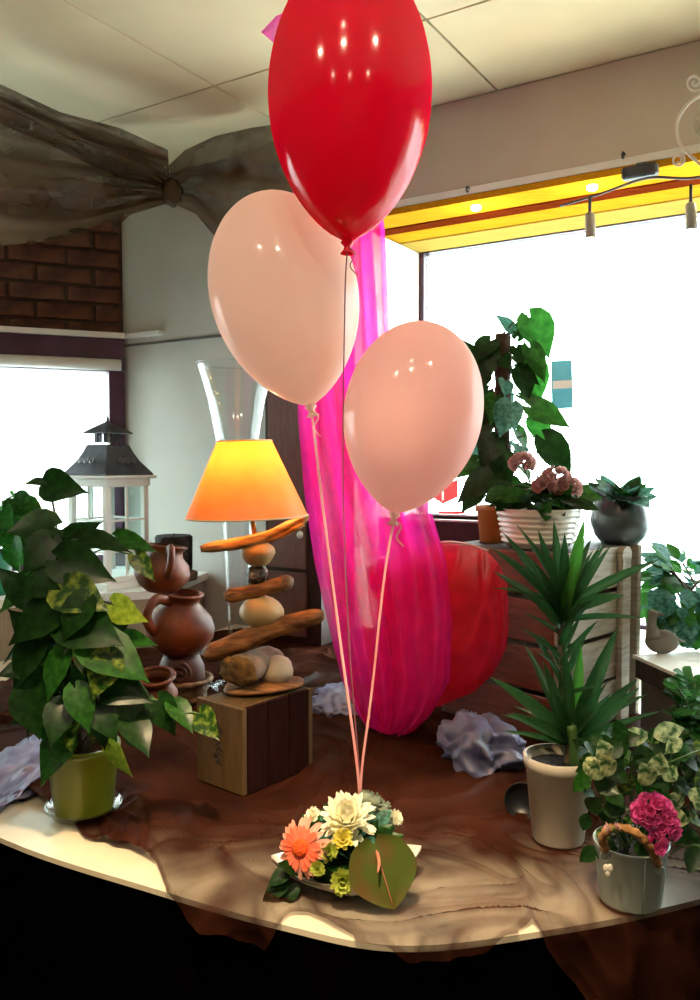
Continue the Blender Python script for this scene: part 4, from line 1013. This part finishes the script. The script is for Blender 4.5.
# grey glazed pot with leafy rosette plant
gc2 = P(620, 541, 2.12); gc2.z = KZ
gp = thing('glazed_pot_plant', gc2, 'round grey glazed pot with a low blue green leafy plant on the apple crate', 'plant')
s = gc2.y/FPX
put('pot', lathe(shell([(.0005, 0), (18*s, 0), (25*s, 8*s), (29*s, 18*s), (30*s, 26*s), (28*s, 36*s), (24*s, 43*s), (24*s, 46*s), (26*s, 48*s)], .005), 40, frame(gc2), True, False), M['grey_cer'], gp)
gt = gc2+V((0, 0, 42*s)); put('soil', lathe([(.0005, 0), (22*s, -.002)][::-1], 24, frame(gt), False, True), M['soil'], gp)
for i in range(60):
    a = rnd(0, 2*PI); e = rnd(.15, 1.3); dirv = V((math.cos(a)*math.cos(e), math.sin(a)*math.cos(e), math.sin(e)*.75))
    B = gt+V((dirv.x*.04, dirv.y*.04, .0)); leaf(gp, 'ovate', random.choice(('lf_bl', 'lf_m', 'lf_d', 'lf_bl')), 1, B, B+dirv*rnd(.05, .105), (0, -.6, .8), 1.0)

# ------------------------------------------------------------------ dark crate behind, red organza drape, lilac cloth
bkc = P(455, 545, 2.42)
dkc = thing('dark_crate', V((bkc.x, 2.46, ZT+.0065)), 'dark stained wooden crate behind the red organza', 'crate')
BM = frame(V((bkc.x-.02, 2.46, ZT+.0065)), math.radians(-28))
bhh = P(455, 516, 2.42).z-ZT-.012
for i in range(4):
    zc = bhh/8+i*bhh/4
    for sgn in (-1, 1):
        put('plank', box((0, sgn*.11, zc), (.34, .012, bhh/4-.008), .002, BM), M['darkwood'], dkc, smooth=False)
        put('plank', box((sgn*.164, 0, zc), (.012, .20, bhh/4-.008), .002, BM), M['darkwood'], dkc, smooth=False)
put('top_edge', join(box((0, -.11, bhh-.002), (.34, .016, .006), .001, BM), box((0, .11, bhh-.002), (.34, .016, .006), .001, BM)), M['white'], dkc, smooth=False)
rd = thing('organza_bundle', P(455, 700, 1.95), 'puffed shiny red organza draped over the corner of the apple crate', 'cloth')
ro = [(366, 566, 378, 712), (392, 556, 410, 712), (420, 547, 440, 706), (448, 543, 474, 692), (470, 546, 492, 675), (488, 552, 501, 660), (500, 565, 507, 645), (507, 585, 509, 625)]
def puff(seed, sc_, d0, dz):
    den = []
    def fn(u, v):
        s_ = u*(len(ro)-1); i = min(int(s_), len(ro)-2); t = s_-i; a = [ro[i][k]*(1-t)+ro[i+1][k]*t for k in range(4)]
        q = v; px = a[0]*(1-q)+a[2]*q; py = a[1]*(1-q)+a[3]*q
        if sc_ != 1: px = 450+(px-450)*sc_; py = 630+(py-630)*sc_
        b = math.sin(PI*min(1, max(0, v)))**.7*math.sin(PI*(.12+.88*u)) if True else 0
        n1 = noise.noise(V((u*3.2+seed+v*.6, v*1.2, seed))); n2 = 1-abs(noise.noise(V((u*6+v*1.5, v*1.6+seed, 2))))*3.2
        den.append(.22*max(0, n2-.4)+(.25 if u > .97 else 0))
        return P(px, py, d0+.13*(1-u)-dz*b+.02*n1-.008*max(0, n2))
    vf = sheet(fn, 60, 60); return vf, den
for k_, (sd, s_, d0, dz) in enumerate(((1, 1, 1.90, .045), (4, .9, 1.90, .02))):
    vf, den = puff(sd, s_, d0, dz); o = put('organza_layer', vf, M['redorg'], rd); add_dens(o, den)
hem = [P(a, b-1, 2.0-.11*(a-392)/96) for a, b in ((392, 556), (410, 550), (430, 545), (450, 543), (470, 546), (488, 552))]
put('hem', tube(crv(hem, 30), .006, 8, .5), M['ribbon'], rd)
# lilac cloth heap
def crumple(name, px0, px1, yb, yf, H, seed, label, mat, cat='cloth'):
    c0 = T((px0+px1)/2, (yb+yf)/2, ZT+.0065); a = T(px0, yf, ZT+.0065); b = T(px1, yf, ZT+.0065)
    wx = (b-a).length/2; wy = (T((px0+px1)/2, yb, ZT).y-a.y)/2
    bm = bmesh.new(); bmesh.ops.create_icosphere(bm, subdivisions=5, radius=1)
    for v in bm.verts:
        p = v.co.copy(); q = p*1.1+V((seed*3.1, seed, -seed)); wq = V((noise.noise(q*1.3), noise.noise(q*1.3+V((4, 1, 2))), noise.noise(q*1.3+V((8, 3, 5)))))
        r1 = 1-abs(noise.noise(q*1.7+wq*1.1))*2.6; r2 = 1-abs(noise.noise(q*3.8+wq*1.6))*2.6; n0 = noise.noise(q*1.1)
        k = .80+.26*n0+.20*max(-.5, r1)+.08*max(-.5, r2)
        v.co = V((c0.x+p.x*k*wx, c0.y+p.y*k*wy, ZT+.0065+max(0, p.z*k*H+.15*H)))
    o = put(name, bm_vf(bm), mat, origin=c0); tagit(o, label, cat); return o
crumple('lilac_cloth', 432, 528, 733, 778, .085, 3, 'crumpled lilac grey cloth heaped beside the apple crate', M['lilac'])
crumple('lilac_cloth', 305, 375, 688, 722, .03, 8, 'flat lilac grey cloth behind the small lamp crate', M['lilac'])
crumple('lilac_cloth', -30, 62, 738, 812, .035, 12, 'lilac grey sheet standing in for a reflection beside the olive plant pot', M['lilac'])  # added sheet in place of a lilac reflection on the table top

# ------------------------------------------------------------------ grey bench at right, goose, plants
q0 = V((.690, 1.985, 0)); q1 = V((.74, 1.72, 0)); bd = (q1-q0).normalized(); bn = V((-bd.y, bd.x, 0)); bn = bn if bn.x > 0 else -bn
bz_ = .93
gbx = thing('low_bench', V((.85, 1.95, ZT)), 'low grey bench with dark rim board and white top near the window', 'bench')
fnb = lambda s_, z_, off: q0+bd*s_+bn*off+V((0, 0, z_))
put('bench_body', slab(fnb, .01, .28, ZT+.0065, bz_-.055, .01, .42), M['greybox'], gbx, smooth=False)
put('rim_board', slab(fnb, 0, .29, bz_-.055, bz_-.008, 0, .43), M['crateborder'], gbx, smooth=False)
put('bench_top', slab(fnb, -.005, .295, bz_-.008, bz_, -.005, .435), M['white'], gbx, smooth=False)
gs = P(660, 656, 2.0); gs.z = bz_
go = thing('goose_figurine', gs, 'grey stone goose figurine standing on the white bench top', 'figurine')
s = 2.0/FPX
put('goose_body', join(blob(gs+V((2*s, 0, 12*s)), (17*s, 10*s, 12*s), .06, 1.5, 3, 1), tube(crv([gs+V((-6*s, 0, 16*s)), gs+V((-9*s, 0, 28*s)), gs+V((-8*s, 0, 38*s)), gs+V((-6*s, 0, 44*s))], 12), [9*s, 8*s, 7*s, 6*s, 5*s, 4.6*s, 4.4*s, 4.4*s, 4.6*s, 5*s, 5.2*s, 4.6*s, 2.5*s], 12)), M['goose'], go)
put('beak', tube([gs+V((-4*s, -2*s, 41*s)), gs+V((2*s, -3*s, 39.5*s))], [2.4*s, .8*s], 8), M['goose'], go)
put('tail', tube([gs+V((14*s, 0, 14*s)), gs+V((25*s, 0, 12*s))], [6*s, 1.5*s], 10, .5), M['goose'], go)
yc = P(692, 648, 2.08); yc.z = bz_
yb_ = thing('potted_shrub', yc, 'bushy blue green shrub in a cyan pot against the bright window', 'plant')
s = yc.y/FPX
pot(yb_, yc, [(.0005, 0), (13*s, 0), (16*s, 26*s), (17*s, 27*s), (17*s, 30*s), (16*s, 30.5*s)], M['cyan'], .004, 26*s)
yt = yc+V((0, 0, 26*s))
for i in range(5): put('stem', tube(crv([yt+V((rnd(-.01, .01), 0, -.01)), yt+V((rnd(-.03, .03), 0, .05)), yt+V((rnd(-.1, .08), rnd(-.05, .05), .14))], 8), .003, 6), M['stemb'], yb_)
cb_ = P(692, 590, 2.08)
for i in range(170):
    dirv = V((rnd(-1, 1), rnd(-1, 1), rnd(-1, 1))); 
    if dirv.length > 1: dirv.normalize()
    B = cb_+V((dirv.x*.105, dirv.y*.08, dirv.z*.085)); leaf(yb_, 'ovate', random.choice(('lf_bl', 'lf_bl', 'lf_m', 'lf_b')), 1, B, B+(dirv+V((0, -.3, -.3))).normalized()*rnd(.04, .07), (0, -.5, .8), 1.3)
rc = P(694, 770, 1.62); rc.z = ZT+.0065
rp = thing('potted_fern', rc, 'bright green fine leaved plant in a grey pot beside the low bench', 'plant')
s = rc.y/FPX
pot(rp, rc, [(.0005, 0), (18*s, 0), (24*s, 34*s), (26*s, 35*s), (26*s, 40*s), (25*s, 40.5*s)], M['grey_cer'], .004, 36*s)
for i in range(22):
    a = i*2.39996; tip = rc+V((math.cos(a)*rnd(.03, .085), math.sin(a)*rnd(.03, .08)-.01, rnd(.11, .22))); A = rc+V((0, 0, 34*s)); path = crv([A, A.lerp(tip, .5)+V((0, 0, .03)), tip], 8)
    put('stem', tube(path, .0012, 5), M['stemg'], rp)
    for q in range(2, 9):
        for sg in (-1, 1):
            B = path[q]; dirv = V((-math.sin(a)*sg, math.cos(a)*sg, -.15))+(path[q]-path[q-1]).normalized()*.6
            leaf(rp, 'ovate', random.choice(('lf_b', 'lf_m', 'lf_b')), 0, B, B+dirv.normalized()*.032, (0, -.6, .8), 1.0)

# ------------------------------------------------------------------ window track lights, hooks, stickers, hanging scroll heart
def on_wall(px, py, off):
    r = ray(px, py); n = WN; d0 = (C0-WN*off).dot(n); return CAM+r*((d0-CAM.dot(n))/r.dot(n))
ta = on_wall(560, 206, .05); tb = on_wall(790, 152, .05)
tk = thing('track_light', (ta+tb)/2, 'cable track light with two small grey spots along the window head', 'lamp')
put('cable', tube(crv([ta, on_wall(600, 194, .05), on_wall(648, 178, .05), on_wall(700, 177, .05), tb], 24), .004, 8), M['metal'], tk)
tbx = on_wall(640, 172, .03)
put('transformer', box((0, 0, 0), (.10, .035, .035), .006, frame(tbx, math.atan2(WD.y, WD.x))), M['dmetal'], tk, smooth=False)
put('transformer_mount', box((0, .02, .02), (.03, .03, .02), .003, frame(tbx, math.atan2(WD.y, WD.x))), M['metal'], tk, smooth=False)
for (px, py) in ((590, 197), (691, 186)):
    a = on_wall(px, py, .05); 
    hd = put('spot_head', tube([a+V((0, 0, -.045)), a+V((0, 0, -.05)), a+V((.004, 0, -.115)), a+V((.004, 0, -.12))], [.008, .014, .016, .014], 16), M['spotgrey'], tk)
    put('spot_arm', tube([a+V((0, 0, .004)), a+V((0, 0, -.046))], .005, 8), M['dmetal'], hd)
    put('spot_lens', tube([a+V((.004, 0, -.1195)), a+V((.004, 0, -.1215))], .012, 16), M['spot_face'], hd)
for s_ in (1.62, 2.0, 2.35, 2.7):     # added warm lights with glowing pucks, to brighten the soffit boards
    pt = WQ(s_, WZ1-.09, -.03)
    ld = bpy.data.lights.new('added_soffit_light', 'POINT'); ld.energy = 1.0; ld.color = (1, .76, .34); ld.shadow_soft_size = .02
    lo = bpy.data.objects.new('added_soffit_light', ld); COL.objects.link(lo); lo.parent = tk; lo.location = pt-worg(tk)
    put('added_puck', tube([pt+V((0, 0, .062)), pt+V((0, 0, .052)), pt+V((0, 0, .048))], [.016, .016, .010], 16), M['spot_face'], tk)
for (px, py, lb) in ((469, 188, 'small dark screw hook in the beige wall above the tulle'), (624, 154, 'small dark screw hook in the beige wall above the transformer')):
    p = on_wall(px, py, .016)
    hk = put('wall_hook', join(tube([p+WN*.004, p-WN*.014], .004, 8), tube(crv([p-WN*.012, p-WN*.02+V((0, 0, -.006)), p-WN*.014+V((0, 0, -.016)), p-WN*.006+V((0, 0, -.012))], 10), .003, 6)), M['dmetal'], origin=p); tagit(hk, lb, 'hook')
def glass_pt(px, py): return on_wall(px, py, -WTH-.008)
def sticker(name, polys, label):
    p0 = glass_pt(*polys[0][1][0]); t = thing(name, p0, label, 'sticker')
    for (nm, pts, mk, lift) in polys:
        a = [glass_pt(*p)-WN*lift for p in pts]; b = [q-WN*.0008 for q in a]; n = len(a)
        put(nm, (a+b, [tuple(range(n)), tuple(range(n, 2*n))[::-1]]+[(i, (i+1) % n, (i+1) % n+n, i+n) for i in range(n)]), M[mk], t, smooth=False)
sticker('window_sticker', [('blue_field', [(551, 361), (572, 360), (573, 408), (552, 409)], 'blue_st', 0), ('white_band', [(553, 381), (572, 380), (572, 388), (553, 389)], 'white_st', .001)], 'light blue notice with a white band stuck on the window glass')
sticker('window_sticker', [('red_panel', [(430, 496), (444, 483), (458, 480), (458, 497), (443, 504)], 'red_st', 0), ('white_bar', [(442, 486), (444, 485), (444, 500), (442, 501)], 'white_st', .001), ('red_bar', [(438, 511), (465, 511), (465, 514), (438, 515)], 'red_st', 0)], 'red arrow shaped sign with white bars stuck low on the window glass')
for (px, py) in ((465, 280), (480, 278), (445, 305)):
    p = glass_pt(px, py); b_ = put('bird_decal', join(*[blob(p+WD*.004*k_-WN*.001, (.005, .0012, .0022), .1, 1, 2, 1, Matrix.Rotation(.5*k_, 4, 'Y')) for k_ in (-1, 1)]), M['dmetal'], origin=p)
    tagit(b_, 'tiny dark bird decal on the big window glass', 'decal', 'bird decals on the window')
HD = 1.60
ho = thing('scroll_ornament', P(716, 170, HD), 'white wire heart scroll ornament hanging by the window head', 'ornament')
def hp(px, py): return P(px, py, HD)
def spiral(cx, cy, r, turns, a0, sgn): return [hp(cx+r*(1-i/40*.85)*math.cos(a0+sgn*turns*2*PI*i/40), cy+r*(1-i/40*.85)*math.sin(a0+sgn*turns*2*PI*i/40)) for i in range(41)]
k_ = .0030
for sg in (1, -1):
    X = lambda x: 718+sg*(x-718)
    put('scroll', tube(crv([hp(X(716), 96), hp(X(702), 95), hp(X(686), 106), hp(X(677), 124), hp(X(680), 143), hp(X(692), 157), hp(X(716), 178)], 30), k_, 8), M['whitewire'], ho)
    put('scroll', tube(crv([hp(X(716), 92)]+[hp(X(695+9*math.cos(a)*(1-.09*(a-1))), 82+9*math.sin(a)*(1-.09*(a-1))) for a in [1+.5*i for i in range(20)]], 50), k_*.8, 8), M['whitewire'], ho)
    put('scroll', tube(crv([hp(X(690), 155), hp(X(683), 149)]+[hp(X(678+7*math.cos(a)*(1-.07*(a+1.2))), 160-7*math.sin(-a)*(1-.07*(a+1.2))) for a in [-1.2+.5*i for i in range(20)]], 50), k_*.7, 8), M['whitewire'], ho)
put('crystal', blob(hp(706, 122), (.022, .016, .03), .25, 4, 2, 3), M['crystal'], ho, smooth=False)
put('hanging_wire', tube([hp(718, 92), V((hp(718, 92).x, HD, CEIL))], .001, 6), M['metal'], ho)
